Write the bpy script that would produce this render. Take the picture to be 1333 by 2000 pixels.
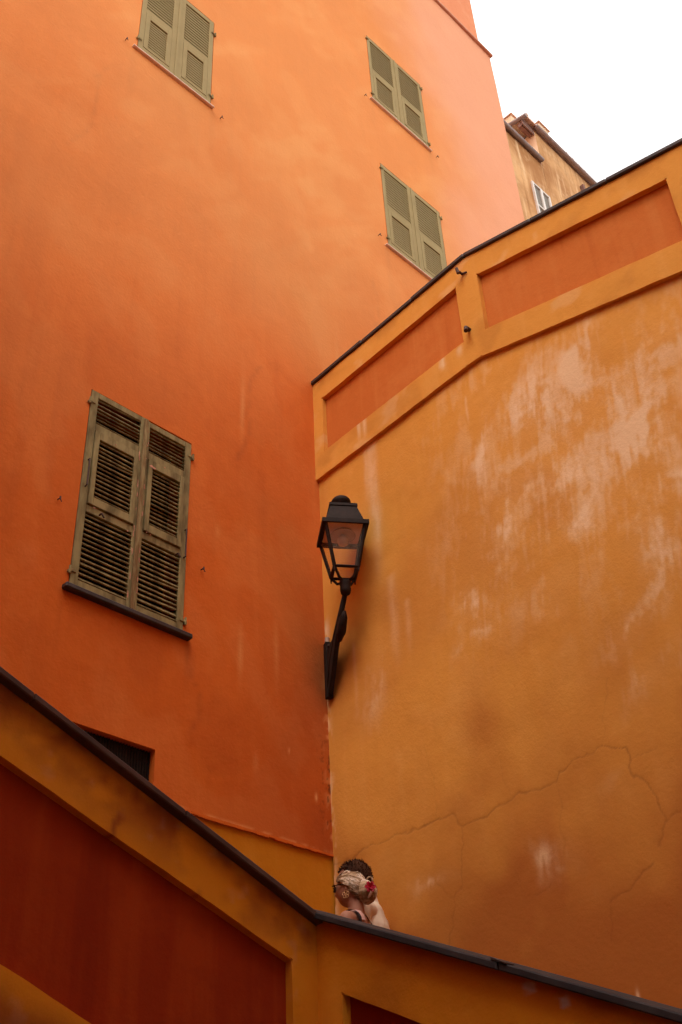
import bpy, bmesh, math, random
import numpy as np
from mathutils import Vector, Matrix, noise as mnoise

for o in list(bpy.data.objects):
    bpy.data.objects.remove(o)
scene = bpy.context.scene
COL = scene.collection
R = math.radians
random.seed(7)
rng = np.random.default_rng(11)

# ------------------------------------------------------------------ camera
cam_d = bpy.data.cameras.new('camera')
cam = bpy.data.objects.new('camera', cam_d)
COL.objects.link(cam)
scene.camera = cam
cam_d.sensor_fit = 'VERTICAL'
cam_d.sensor_height = 36.0
cam_d.lens = 36.0 * 2205.0 / 2000.0
cam_d.clip_start = 0.05
cam_d.clip_end = 2000.0
cam.location = (0, 0, 1.6)
PITCH, ROLL = R(36.38), R(-2.974)
right = Vector((1, 0, 0)); fwd = Vector((0, math.cos(PITCH), math.sin(PITCH)))
up = Vector((0, -math.sin(PITCH), math.cos(PITCH)))
r2 = right * math.cos(ROLL) + up * math.sin(ROLL)
u2 = -right * math.sin(ROLL) + up * math.cos(ROLL)
cam.rotation_euler = Matrix((r2, u2, -fwd)).transposed().to_euler()

# ------------------------------------------------------------------ sky, sun, exposure
SUN_EL, SUN_AZ = R(58), R(200)          # azimuth clockwise from +y
world = bpy.data.worlds.new('World')
scene.world = world
world.use_nodes = True
wn = world.node_tree.nodes; wl = world.node_tree.links
wn.clear()
sky = wn.new('ShaderNodeTexSky'); sky.sky_type = 'NISHITA'; sky.sun_disc = False
sky.sun_elevation = SUN_EL; sky.sun_rotation = SUN_AZ
sky.air_density = 1.0; sky.dust_density = 6.0; sky.ozone_density = 1.0
hs = wn.new('ShaderNodeHueSaturation'); hs.inputs['Saturation'].default_value = 0.04   # overcast: nearly grey light
bg = wn.new('ShaderNodeBackground'); bg.inputs['Strength'].default_value = 0.15
wo = wn.new('ShaderNodeOutputWorld')
cm = wn.new('ShaderNodeMix'); cm.data_type = 'RGBA'; cm.inputs[0].default_value = 0.8      # closed cloud cover: even white
cm.inputs[7].default_value = (7.0, 6.9, 6.8, 1)
wl.new(sky.outputs[0], hs.inputs['Color']); wl.new(hs.outputs[0], cm.inputs[6]); wl.new(cm.outputs[2], bg.inputs[0]); wl.new(bg.outputs[0], wo.inputs[0])
sun_d = bpy.data.lights.new('sun', 'SUN')
sun_d.energy = 0.8; sun_d.angle = R(35); sun_d.color = (1.0, 0.95, 0.88)
sun = bpy.data.objects.new('sun', sun_d); COL.objects.link(sun)
sd = Vector((math.sin(SUN_AZ) * math.cos(SUN_EL), math.cos(SUN_AZ) * math.cos(SUN_EL), math.sin(SUN_EL)))
sun.rotation_euler = sd.to_track_quat('Z', 'Y').to_euler()
sun.location = sd * 60
vs = scene.view_settings
vs.view_transform = 'Standard'; vs.look = 'None'; vs.gamma = 1.0; vs.use_curve_mapping = False
vs.exposure = 0.83
scene.cycles.max_bounces = 6
scene.cycles.use_adaptive_sampling = True
scene.cycles.adaptive_threshold = 0.05
scene.cycles.caustics_reflective = False
scene.cycles.caustics_refractive = False
scene.cycles.diffuse_bounces = 4
scene.cycles.transparent_max_bounces = 8

# ------------------------------------------------------------------ helpers
def link(name, data, parent=None):
    o = bpy.data.objects.new(name, data); COL.objects.link(o)
    if parent is not None: o.parent = parent
    return o

def tag(o, label=None, cat=None, group=None, kind=None):
    if label: o['label'] = label
    if cat: o['category'] = cat
    if group: o['group'] = group
    if kind: o['kind'] = kind
    return o

def empty(name, loc, rz=0.0):
    o = link(name, None); o.location = loc; o.rotation_euler = (0, 0, rz); o.empty_display_size = 0.3
    return o

def mesh_obj(name, verts, faces, mat, parent=None, smooth=False):
    m = bpy.data.meshes.new(name); m.from_pydata([tuple(v) for v in verts], [], faces); m.update()
    bm = bmesh.new(); bm.from_mesh(m); bmesh.ops.recalc_face_normals(bm, faces=bm.faces); bm.to_mesh(m); bm.free()
    if mat: m.materials.append(mat)
    if smooth:
        for p in m.polygons: p.use_smooth = True
    return link(name, m, parent)

class MB:
    """collects solids into one bmesh"""
    def __init__(s): s.bm = bmesh.new()
    def hexa(s, pts, bevel=0.0):
        v = [s.bm.verts.new(p) for p in pts]
        fs = [s.bm.faces.new([v[i] for i in q]) for q in ((0,1,2,3),(7,6,5,4),(0,4,5,1),(1,5,6,2),(2,6,7,3),(3,7,4,0))]
        if bevel > 0:
            es = list({e for f in fs for e in f.edges})
            bmesh.ops.bevel(s.bm, geom=es, offset=bevel, segments=1, affect='EDGES', clamp_overlap=True)
        return s
    def box(s, x0, x1, y0, y1, z0, z1, bevel=0.0):
        return s.hexa([(x0,y0,z0),(x1,y0,z0),(x1,y1,z0),(x0,y1,z0),(x0,y0,z1),(x1,y0,z1),(x1,y1,z1),(x0,y1,z1)], bevel)
    def tube(s, path, rad, n=8, caps=True):
        path = [Vector(p) for p in path]
        rads = rad if isinstance(rad, (list, tuple)) else [rad] * len(path)
        rings = []
        prev = None
        for i, p in enumerate(path):
            t = (path[min(i+1, len(path)-1)] - path[max(i-1, 0)]).normalized()
            a = prev if prev is not None else (Vector((0,0,1)) if abs(t.z) < .9 else Vector((1,0,0)))
            u = (a - t * a.dot(t)).normalized(); w = t.cross(u); prev = u
            rings.append([s.bm.verts.new(p + (u*math.cos(k*2*math.pi/n) + w*math.sin(k*2*math.pi/n)) * rads[i]) for k in range(n)])
        for a, b in zip(rings, rings[1:]):
            for k in range(n): s.bm.faces.new((a[k], a[(k+1) % n], b[(k+1) % n], b[k]))
        if caps:
            s.bm.faces.new(rings[0][::-1]); s.bm.faces.new(rings[-1])
        return s
    def lathe(s, prof, n=16, c=(0,0,0)):
        rings = [[s.bm.verts.new((c[0]+r*math.cos(k*2*math.pi/n), c[1]+r*math.sin(k*2*math.pi/n), c[2]+z)) for k in range(n)] for r, z in prof]
        for a, b in zip(rings, rings[1:]):
            for k in range(n): s.bm.faces.new((a[k], a[(k+1) % n], b[(k+1) % n], b[k]))
        s.bm.faces.new(rings[0][::-1]); s.bm.faces.new(rings[-1])
        return s
    def prism(s, poly, y0, y1):
        """poly in (x,z), extruded along y"""
        a = [s.bm.verts.new((x, y0, z)) for x, z in poly]; b = [s.bm.verts.new((x, y1, z)) for x, z in poly]
        n = len(poly)
        s.bm.faces.new(a); s.bm.faces.new(b[::-1])
        for k in range(n): s.bm.faces.new((a[k], b[k], b[(k+1) % n], a[(k+1) % n]))
        return s
    def build(s, name, mat, parent=None, smooth=False):
        bmesh.ops.recalc_face_normals(s.bm, faces=s.bm.faces)
        m = bpy.data.meshes.new(name); s.bm.to_mesh(m); s.bm.free()
        if mat: m.materials.append(mat)
        if smooth:
            for p in m.polygons: p.use_smooth = True
        return link(name, m, parent)

def relief(name, quads, y0, y1, mat, parent, bevel=0.006):
    """flat 2D quads (x,z) welded together, raised from y1 (back) to y0 (front)"""
    bm = bmesh.new(); d = {}
    def v(p):
        k = (round(p[0], 4), round(p[1], 4))
        if k not in d: d[k] = bm.verts.new((k[0], y0, k[1]))
        return d[k]
    for q, nzq in quads:
        (x0, a0), (x1, b0), (_, b1), (_, a1) = q
        nx = max(1, int(math.ceil((x1-x0)/.02)))
        P = [[v((x0+(x1-x0)*i/nx, (a0+(b0-a0)*i/nx)*(1-j/nzq) + (a1+(b1-a1)*i/nx)*j/nzq)) for j in range(nzq+1)] for i in range(nx+1)]
        for i in range(nx):
            for j in range(nzq): bm.faces.new((P[i][j], P[i+1][j], P[i+1][j+1], P[i][j+1]))
    ed = [e for e in bm.edges if len(e.link_faces) == 1]
    ret = bmesh.ops.extrude_edge_only(bm, edges=ed)
    for g in ret['geom']:
        if isinstance(g, bmesh.types.BMVert): g.co.y = y1
    if bevel:
        be = [e for e in bm.edges if len(e.link_faces) == 2 and all(abs(vv.co.y - y0) < 1e-6 for vv in e.verts) and abs(e.calc_face_angle(0)) > 1.0]
        bmesh.ops.bevel(bm, geom=be, offset=bevel, segments=2, affect='EDGES', clamp_overlap=True)
    bmesh.ops.recalc_face_normals(bm, faces=bm.faces)
    m = bpy.data.meshes.new(name); bm.to_mesh(m); bm.free()
    m.materials.append(mat)
    return link(name, m, parent)

# value noise in numpy
_T = rng.random((256, 256))
def vnoise(x, y):
    xi = np.floor(x).astype(int); yi = np.floor(y).astype(int)
    fx = x - xi; fy = y - yi
    fx = fx*fx*(3-2*fx); fy = fy*fy*(3-2*fy)
    a = _T[xi & 255, yi & 255]; b = _T[(xi+1) & 255, yi & 255]; c = _T[xi & 255, (yi+1) & 255]; d = _T[(xi+1) & 255, (yi+1) & 255]
    return (a*(1-fx)+b*fx)*(1-fy) + (c*(1-fx)+d*fx)*fy
def fbm(x, y, oct=4):
    s = 0; a = .5; n = 0
    for i in range(oct):
        s = s + a*vnoise(x*2**i + 17.3*i, y*2**i + 5.1*i); n += a; a *= .5
    return s/n
def sstep(a, b, x):
    t = np.clip((x-a)/(b-a), 0, 1); return t*t*(3-2*t)
def seg_dist(px, pz, pts):
    d = np.full(px.shape, 1e9)
    for (x0, z0), (x1, z1) in zip(pts, pts[1:]):
        dx, dz = x1-x0, z1-z0; L = dx*dx+dz*dz
        t = np.clip(((px-x0)*dx+(pz-z0)*dz)/L, 0, 1)
        d = np.minimum(d, np.hypot(px-x0-t*dx, pz-z0-t*dz))
    return d

# ------------------------------------------------------------------ materials
def new_mat(name):
    m = bpy.data.materials.new(name); m.use_nodes = True
    nt = m.node_tree; b = nt.nodes['Principled BSDF']
    return m, nt, b

def plaster(name, base, dark, light, wear_shade=False, pale=(.78,.52,.33), stain_shade=(.16,.05,.012), crackc=(.12,.035,.01), pink=None, seed=0.0, streak=0.35, bump=0.10, big=0.45):
    m, nt, b = new_mat(name)
    N = nt.nodes.new; Lk = nt.links.new
    tc = N('ShaderNodeTexCoord')
    mp = N('ShaderNodeMapping'); mp.inputs['Location'].default_value = (seed*3.1, seed*1.7, seed*2.3)
    Lk(tc.outputs['Object'], mp.inputs['Vector'])
    def noise(scale, detail=5, rough=.6, vec=None):
        n = N('ShaderNodeTexNoise'); n.inputs['Scale'].default_value = scale; n.inputs['Detail'].default_value = detail
        n.inputs['Roughness'].default_value = rough; Lk((vec or mp).outputs[0], n.inputs['Vector']); return n
    def mix(f, a, c, blend='MIX'):
        x = N('ShaderNodeMix'); x.data_type = 'RGBA'; x.blend_type = blend
        if isinstance(f, float): x.inputs[0].default_value = f
        else: Lk(f, x.inputs[0])
        for k, v in ((6, a), (7, c)):
            if isinstance(v, tuple): x.inputs[k].default_value = (*v, 1)
            else: Lk(v, x.inputs[k])
        return x.outputs[2]
    def ramp(src, lo, hi, amt=1.0):
        r = N('ShaderNodeMapRange'); r.interpolation_type = 'SMOOTHSTEP'
        r.inputs['From Min'].default_value = lo; r.inputs['From Max'].default_value = hi; r.inputs['To Max'].default_value = amt
        Lk(src, r.inputs['Value']); return r.outputs[0]
    st = N('ShaderNodeMapping'); st.inputs['Scale'].default_value = (7, 7, .55); st.inputs['Location'].default_value = (seed, 0, seed)
    Lk(tc.outputs['Object'], st.inputs['Vector'])
    n1 = noise(.55, 3); n2 = noise(2.2, 3, .65); n3 = noise(9, 2); n4 = noise(1.0, 3, .55, st); n5 = noise(140, 1)
    c = mix(ramp(n1.outputs[0], .38, .66, big), base, dark)
    c = mix(ramp(n2.outputs[0], .5, .72, .55), c, light)
    c = mix(ramp(n4.outputs[0], .52, .72, streak), c, light)
    c = mix(ramp(n4.outputs[0], .48, .30, streak*.8), c, dark)
    c = mix(ramp(n3.outputs[0], .5, .7, .22), c, dark)
    if wear_shade:
        at = N('ShaderNodeAttribute'); at.attribute_name = 'wear_shade'; at.attribute_type = 'GEOMETRY'
        sp = N('ShaderNodeSeparateColor'); Lk(at.outputs['Color'], sp.inputs[0])
        c = mix(sp.outputs[1], c, stain_shade)
        c = mix(sp.outputs[0], c, pale)
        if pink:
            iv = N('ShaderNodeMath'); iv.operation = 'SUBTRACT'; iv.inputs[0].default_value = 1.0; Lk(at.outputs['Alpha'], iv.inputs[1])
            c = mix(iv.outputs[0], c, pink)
        c = mix(sp.outputs[2], c, crackc)
    g = N('ShaderNodeMix'); g.data_type = 'RGBA'; g.blend_type = 'OVERLAY'; g.inputs[0].default_value = .10
    Lk(c, g.inputs[6]); Lk(n5.outputs[0], g.inputs[7])
    Lk(g.outputs[2], b.inputs['Base Color'])
    b.inputs['Roughness'].default_value = .88
    b.inputs['Specular IOR Level'].default_value = .12
    bn = N('ShaderNodeBump'); bn.inputs['Strength'].default_value = bump; bn.inputs['Distance'].default_value = .02
    nb = noise(38, 2, .62); ad = N('ShaderNodeMath'); ad.operation = 'ADD'
    Lk(nb.outputs[0], ad.inputs[0]); Lk(n3.outputs[0], ad.inputs[1])
    Lk(ad.outputs[0], bn.inputs['Height']); Lk(bn.outputs[0], b.inputs['Normal'])
    return m

def simple(name, col, col2=None, rough=.6, metal=0.0, scale=8.0, spec=.4, bump=0.0, stretch=(1,1,1), lo=.4, hi=.65):
    m, nt, b = new_mat(name)
    N = nt.nodes.new; Lk = nt.links.new
    tc = N('ShaderNodeTexCoord'); mp = N('ShaderNodeMapping'); mp.inputs['Scale'].default_value = stretch
    Lk(tc.outputs['Object'], mp.inputs['Vector'])
    n = N('ShaderNodeTexNoise'); n.inputs['Scale'].default_value = scale; n.inputs['Detail'].default_value = 3; n.inputs['Roughness'].default_value = .65
    Lk(mp.outputs[0], n.inputs['Vector'])
    r = N('ShaderNodeMapRange'); r.inputs['From Min'].default_value = lo; r.inputs['From Max'].default_value = hi; Lk(n.outputs[0], r.inputs['Value'])
    x = N('ShaderNodeMix'); x.data_type = 'RGBA'
    Lk(r.outputs[0], x.inputs[0]); x.inputs[6].default_value = (*col, 1); x.inputs[7].default_value = (*(col2 or tuple(v*.75 for v in col)), 1)
    Lk(x.outputs[2], b.inputs['Base Color'])
    b.inputs['Roughness'].default_value = rough; b.inputs['Metallic'].default_value = metal; b.inputs['Specular IOR Level'].default_value = spec
    if bump:
        bn = N('ShaderNodeBump'); bn.inputs['Strength'].default_value = bump; bn.inputs['Distance'].default_value = .01
        Lk(n.outputs[0], bn.inputs['Height']); Lk(bn.outputs[0], b.inputs['Normal'])
    return m

def glass_mat(name, col=(.9,.85,.8), mixf=.35, dirt=(.5,.35,.25)):
    """thin dusty pane: transparent mixed with gloss and a film of dirt"""
    m, nt, b = new_mat(name)
    N = nt.nodes.new; Lk = nt.links.new
    out = nt.nodes['Material Output']
    tr = N('ShaderNodeBsdfTransparent'); tr.inputs[0].default_value = (*col, 1)
    b.inputs['Base Color'].default_value = (*dirt, 1); b.inputs['Roughness'].default_value = .15
    mx = N('ShaderNodeMixShader'); mx.inputs[0].default_value = mixf
    Lk(tr.outputs[0], mx.inputs[1]); Lk(b.outputs[0], mx.inputs[2]); Lk(mx.outputs[0], out.inputs[0])
    return m

M = {}
M['orange'] = plaster('orange_plaster', (.67,.138,.016), (.58,.105,.012), (.71,.165,.026), wear_shade=True, pale=(.78,.335,.110), stain_shade=(.34,.060,.012), pink=(.78,.36,.215), seed=1.0, streak=.38, bump=.16)
M['salmon'] = plaster('salmon_plaster', (.74,.27,.13), (.68,.23,.10), (.78,.33,.17), seed=2.0, streak=.2)
M['ochre'] = plaster('ochre_plaster', (.75,.318,.054), (.67,.265,.040), (.79,.355,.078), wear_shade=True, pale=(.86,.545,.30), stain_shade=(.43,.125,.022), crackc=(.20,.055,.014), seed=3.0, streak=.3)
M['ochre_band'] = plaster('ochre_band', (.74,.315,.054), (.66,.262,.040), (.78,.36,.084), wear_shade=True, stain_shade=(.46,.16,.026), pale=(.82,.52,.27), seed=4.0, streak=.35)
M['red_panel'] = plaster('red_panel', (.60,.165,.030), (.52,.125,.020), (.63,.20,.045), seed=5.0, streak=.7)
M['front_band'] = plaster('front_band', (.74,.255,.012), (.64,.205,.008), (.77,.28,.022), wear_shade=True, pale=(.55,.42,.36), stain_shade=(.34,.085,.012), seed=6.0, streak=.3)
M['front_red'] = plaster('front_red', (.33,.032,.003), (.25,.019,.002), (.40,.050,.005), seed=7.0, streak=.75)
M['dado'] = plaster('dado_ochre', (.62,.215,.010), (.52,.16,.006), (.66,.25,.020), seed=8.0)
M['slate'] = simple('slate_coping', (.040,.034,.036), (.066,.055,.054), rough=.75, spec=.12, scale=5, bump=.4)
M['slate_warm'] = simple('brown_slate_coping', (.125,.068,.052), (.085,.045,.036), rough=.75, scale=4, bump=.3, spec=.15)
M['slate_dark'] = simple('slate_dark', (.055,.034,.030), (.030,.017,.015), rough=.6, scale=6, bump=.3)
M['shutter_old'] = simple('weathered_shutter_paint', (.315,.240,.105), (.150,.105,.045), rough=.85, spec=.1, scale=3.5, bump=.35, stretch=(3,3,.8))
M['wood_bare'] = simple('bare_weathered_wood', (.20,.110,.045), (.33,.245,.110), rough=.85, spec=.1, scale=7, bump=.5, stretch=(6,6,.7))
M['shutter'] = simple('shutter_paint', (.350,.262,.122), (.315,.235,.108), rough=.8, spec=.08, scale=4, bump=.1)
M['flake'] = simple('peeled_pink_paint', (.62,.28,.17), (.50,.20,.11), rough=.8, scale=20)
M['backing_shade'] = simple('painted_interior_shade', (.012,.008,.006), rough=.9)
M['pale_stone'] = simple('pale_sill_stone', (.84,.62,.50), (.78,.55,.43), rough=.8, scale=10)
M['iron'] = simple('black_iron', (.018,.009,.006), (.030,.016,.011), rough=.7, spec=.15, metal=.0, scale=12, bump=.15)
M['rust'] = simple('rusty_iron', (.075,.030,.020), (.045,.020,.014), rough=.75, scale=20, bump=.3)
M['mortar'] = simple('grey_mortar', (.55,.40,.32), (.45,.32,.25), rough=.9, scale=20, bump=.6)
M['lamp_glass'] = glass_mat('lamp_glass', (.97,.92,.88), .11, (.90,.62,.44))
M['lamp_refl'] = simple('lamp_reflector', (.50,.32,.25), (.40,.25,.19), rough=.35, scale=6)
M['lamp_inner'] = simple('lamp_inside_lid', (.80,.54,.42), (.72,.47,.36), rough=.6, scale=6)
M['bulb'] = simple('bulb_glass', (.62,.45,.36), rough=.2)
M['stone'] = simple('stone_paving', (.22,.16,.12), (.15,.11,.085), rough=.85, scale=3, bump=.5)
M['far_wall'] = plaster('far_wall', (.74,.42,.19), (.40,.175,.06), (.80,.52,.28), seed=9.0, streak=.9, big=.95)
M['far_side'] = plaster('far_side_wall', (.82,.60,.40), (.76,.52,.32), (.85,.66,.48), seed=10.0, streak=.4)
M['gutter'] = simple('zinc_gutter', (.34,.24,.21), (.26,.18,.16), rough=.6, scale=10)
M['rafter'] = simple('rafter_wood', (.24,.12,.085), (.16,.075,.055), rough=.8, scale=10)
M['tile'] = simple('clay_tile', (.72,.46,.33), (.58,.35,.24), rough=.85, scale=6)
M['white_frame'] = simple('white_window_frame', (.78,.72,.66), (.70,.64,.58), rough=.6)
M['pane'] = simple('window_pane', (.16,.13,.10), (.20,.16,.12), rough=.45, spec=.15)
M['opp'] = plaster('opposite_plaster', (.48,.15,.035), (.40,.11,.025), (.52,.18,.05), seed=12.0)
M['skin'] = simple('skin', (.42,.185,.115), (.37,.155,.092), rough=.6, spec=.2, scale=14)
M['skin_m'] = simple('skin_man', (.42,.20,.13), (.37,.165,.10), rough=.5, scale=14)
M['blond'] = simple('blond_hair', (.50,.32,.19), (.22,.115,.05), rough=.6, spec=.15, scale=9, stretch=(2,1,5), lo=.42, hi=.62)
M['blond_light'] = simple('blond_hair_light', (.80,.62,.47), (.66,.46,.31), rough=.35, scale=9)
M['blond_dark'] = simple('blond_hair_dark', (.20,.105,.045), (.12,.06,.025), rough=.45, scale=9)
M['brown_hair'] = simple('brown_hair', (.060,.024,.012), (.035,.014,.008), rough=.9, spec=.06, scale=14)
M['pink'] = simple('pink_flower', (.62,.03,.075), (.52,.02,.05), rough=.45, scale=20)
M['gold'] = simple('gold', (.85,.50,.22), (.75,.42,.18), rough=.3, metal=.8)
M['black_cloth'] = simple('black_cloth', (.018,.013,.014), (.03,.02,.02), rough=.85, scale=20)
M['pink_cloth'] = simple('pale_pink_trim', (.70,.42,.36), (.64,.36,.30), rough=.8)
M['beige_cloth'] = simple('beige_shirt', (.78,.60,.44), (.72,.54,.39), rough=.85, scale=12)
M['denim'] = simple('dark_trousers', (.05,.045,.05), (.07,.06,.065), rough=.9, scale=30)
M['shoe'] = simple('shoe_leather', (.10,.06,.04), rough=.6)
M['lens'] = simple('dark_lens', (.012,.008,.008), rough=.1, spec=.7)

# ------------------------------------------------------------------ frames of the place
# corner of the two walls (K); building facade runs along LX, retaining wall along YX
K = Vector((-0.1847, 7.9979, 0.0))
ROT_L = math.atan2(.72789, .68569)        # local x along the facade (away), local -y towards the yard
ROT_Y = math.atan2(-.73692, .67598)       # local x along the retaining wall (towards the right), local -y towards the yard
F = Vector((-0.20587, 5.09584, 0.0))      # corner of the stair parapet

# ================================================================== SETTING
def struct(o, kind='structure'):
    o['kind'] = kind; return o
S = 400
struct(mesh_obj('ground', [(-S,-S,0),(S,-S,0),(S,S,0),(-S,S,0)], [(0,1,2,3)], M['stone']))

def W(frame, x, y, z):
    o, r = frame
    return Vector((o.x + x*math.cos(r) - y*math.sin(r), o.y + x*math.sin(r) + y*math.cos(r), z))
FR_L = (K, ROT_L); FR_Y = (K, ROT_Y); FR_FL = (F, ROT_L); FR_FR = (F, ROT_Y)
LAND = 2.36
# landing in the corner
pl = [W(FR_L,0,0,0), W(FR_L,-2.13,0,0), W(FR_FL,0,.26,0), W(FR_Y,2.13,0,0)]
mesh_obj('stair_landing', [(p.x,p.y,0.004) for p in pl] + [(p.x,p.y,LAND) for p in pl],
         [(0,1,2,3),(4,5,6,7),(0,1,5,4),(1,2,6,5),(2,3,7,6),(3,0,4,7)], M['stone'])['kind'] = 'structure'
fl = MB()
for i in range(14):      # flight going up along the facade, towards the viewer's left
    x1 = -2.14 - i*.45
    fl.box(x1-.45+.002, x1, -1.69, -.004, .004, LAND + .17*(i+1), .012)
f_up = fl.build('stair_flight', M['stone']); f_up.location = K; f_up.rotation_euler = (0,0,ROT_L); struct(f_up)
fl = MB()
for i in range(12):      # flight going down along the retaining wall
    x0 = 2.14 + i*.393
    fl.box(x0, x0+.391, -1.69, -.004, .004, LAND - .17*(i+1) , .012)
f_dn = fl.build('stair_flight', M['stone']); f_dn.location = K; f_dn.rotation_euler = (0,0,ROT_Y); struct(f_dn)

# ================================================================== TALL BUILDING (facade along L)
bld = empty('tall_building', K, ROT_L)
tag(bld, 'tall orange plastered building with closed olive shutters, left of the lamp', 'building')
XE = 4.735
HOLES = {'low': (-2.402,-1.443,5.715,7.475), 'ul': (-2.355,-1.405,12.10,13.70), 'um': (1.300,2.456,15.02,16.60), 'lm': (1.325,2.480,12.08,13.69), 'vent': (-2.75,-1.618,4.05,4.775)}
DADO_Z = 4.43
def axis(segs, extra):
    a = set()
    for lo, hi, st in segs:
        n = max(1, int(round((hi-lo)/st)))
        a.update(round(lo + (hi-lo)*i/n, 4) for i in range(n+1))
    ex = [round(e, 4) for e in extra]
    a = [v for v in a if all(abs(v-e) > .006 for e in ex)] + ex
    return np.array(sorted(set(a)))
xs = axis([(-10,-3.4,.6),(-3.4,-.5,.04),(-.5,.04,.012),(.04,XE,.05)], [v for h in HOLES.values() for v in h[:2]] + [-10,0,XE])
zs = axis([(DADO_Z,7.2,.016),(7.2,14.5,.05),(14.5,19.9,.06)], [v for h in HOLES.values() for v in h[2:] if v > DADO_Z] + [DADO_Z,19.9])
X, Z = np.meshgrid(xs, zs, indexing='ij')
inside = np.zeros((len(xs), len(zs)), bool)
edge = np.ones(X.shape)
for (a,b,c,d) in HOLES.values():
    dd = np.maximum(np.maximum(a-X, X-b), np.maximum(c-Z, Z-d)); edge = np.minimum(edge, sstep(0, .25, dd))
Yd = (fbm(X*1.1+3, Z*.9, 4)-.5)*.030 + (fbm(X*5, Z*4+9, 3)-.5)*.004
Yd = Yd*edge*sstep(0,.1,np.abs(X)) ; Yd = -np.abs(Yd)*.0 + Yd*.8
# wear: R pale, G stain, B pits; R and G also carry painted light and shade
Rr = np.zeros(X.shape); Gg = np.zeros(X.shape); Bb = np.zeros(X.shape)
fine = fbm(X*14, Z*14, 4); fine2 = fbm(X*40+7, Z*26, 3)
near = np.exp(-((X)/.10)**2)
Bb += near*sstep(.62,.74,fine2)*sstep(4.45,4.7,Z)*sstep(5.6,5.0,Z)*.9*(X<=0)
Rr += np.exp(-((X)/.05)**2)*sstep(.52,.62,fine)*sstep(6.6,5.2,Z)*.55
Rr += np.exp(-((X+.155)/.012)**2-((Z-4.83)/.03)**2)*.9
Rr += np.exp(-((X+.42)/.008)**2-((Z-5.12)/.02)**2)*.7
Rr += np.exp(-((Z-DADO_Z-.012)/.012)**2)*.5*sstep(.35,.6,fine)*(X<0.02)
# soot by the lamp bracket, with the shade of the corner painted in
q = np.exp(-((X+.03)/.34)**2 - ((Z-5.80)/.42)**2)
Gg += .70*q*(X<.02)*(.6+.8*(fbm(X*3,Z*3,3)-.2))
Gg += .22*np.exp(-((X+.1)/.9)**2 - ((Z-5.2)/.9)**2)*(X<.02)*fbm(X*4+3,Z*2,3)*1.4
Gg += .45*sstep(-1.6,-.2,X)*sstep(6.2,4.6,Z)*(X<.02)*(.5+.9*(fbm(X*1.7+8,Z*1.5+3,4)-.2))  # darker foot near the corner: shade painted into the plaster
# run-off below the sills
for cx, w_, z0, ln, am in ((-2.44,.018,5.68,.7,.25),(-1.39,.02,5.68,.5,.45),(-1.9,.30,5.66,1.0,.16),(-1.37,.035,12.05,1.1,.40),(-2.38,.04,12.05,1.5,.35),(-1.9,.3,12.05,1.6,.18),(2.46,.04,15.0,1.0,.35),(1.28,.04,15.0,.9,.30),(1.3,.04,12.05,1.2,.35),(1.8,.4,12.05,1.4,.15)):
    Gg += am*np.exp(-((X-cx)/w_)**2)*sstep(z0+.02,z0-.03,Z)*sstep(z0-ln,z0,Z)
# pale scratches and small fades
for cx, cz, w_, h_ in ((-1.14,6.75,.006,.06),(-1.17,6.55,.006,.04),(-1.2,5.55,.01,.12),(-.9,5.75,.008,.2),(-.75,4.95,.01,.07),(.35,9.6,.01,.3),(-.9,8.2,.02,.3),(-.55,5.9,.015,.25)):
    Rr += .42*np.exp(-((X-cx)/w_)**2-((Z-cz)/h_)**2)
Rr += .62*sstep(5.5,13.5,Z + (fbm(X*.5+2,Z*.35+9,4)-.5)*5.0)  # paler with height: the stronger light higher up, painted in
clouds = fbm(X*.55+40, Z*.40+3, 5)
Rr += .10*sstep(.52,.72,clouds)*sstep(5.5,9,Z)
Gg += .10*sstep(.50,.30,clouds)*sstep(13,7,Z)
# lens glare near the sky, painted on the far end as a pink tint
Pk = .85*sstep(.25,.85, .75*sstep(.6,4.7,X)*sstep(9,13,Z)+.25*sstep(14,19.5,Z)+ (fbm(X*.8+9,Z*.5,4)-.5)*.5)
dg = fbm((X+Z)*.9, (X-Z)*2.6+30, 4)
Rr += .14*sstep(.5,.75,dg)*sstep(9,12,Z); Gg += .08*sstep(.5,.3,dg)*sstep(9,12,Z)
tr = fbm(X*2.2+Z*.9+50, Z*1.3-X*.5, 5)
Gg += .12*sstep(.52,.70,tr); Rr += .08*sstep(.47,.34,tr)
Gg += .14*sstep(.50,.72,fbm(X*9+4,Z*.7+12,4))*sstep(.45,.65,fbm(X*.8+60,Z*.6,3))
for pts in ([(-.95,7.6),(-.80,7.95),(-.86,8.4),(-.70,8.8)], [(.9,10.2),(1.05,10.7),(.98,11.3)], [(-2.9,10.0),(-2.7,10.5),(-2.75,11.2),(-2.5,11.7)], [(2.6,14.0),(2.9,14.4),(3.3,14.5)], [(-1.35,5.55),(-1.28,5.2),(-1.33,4.9)]):
    jx_ = X+(fbm(X*7,Z*7,3)-.5)*.10; dist = seg_dist(jx_, Z, pts)
    Gg += .30*np.exp(-(dist/.018)**2)
verts = np.stack([X, Yd, Z], -1).reshape(-1, 3)
nz = len(zs)
xm = (xs[:-1]+xs[1:])/2; zm = (zs[:-1]+zs[1:])/2
faces = []
for i in range(len(xs)-1):
    for j in range(nz-1):
        x, z = xm[i], zm[j]
        if any(a < x < b and c < z < d for a,b,c,d in HOLES.values()): continue
        p = i*nz+j
        faces.append((p, p+nz, p+nz+1, p+1))
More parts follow.
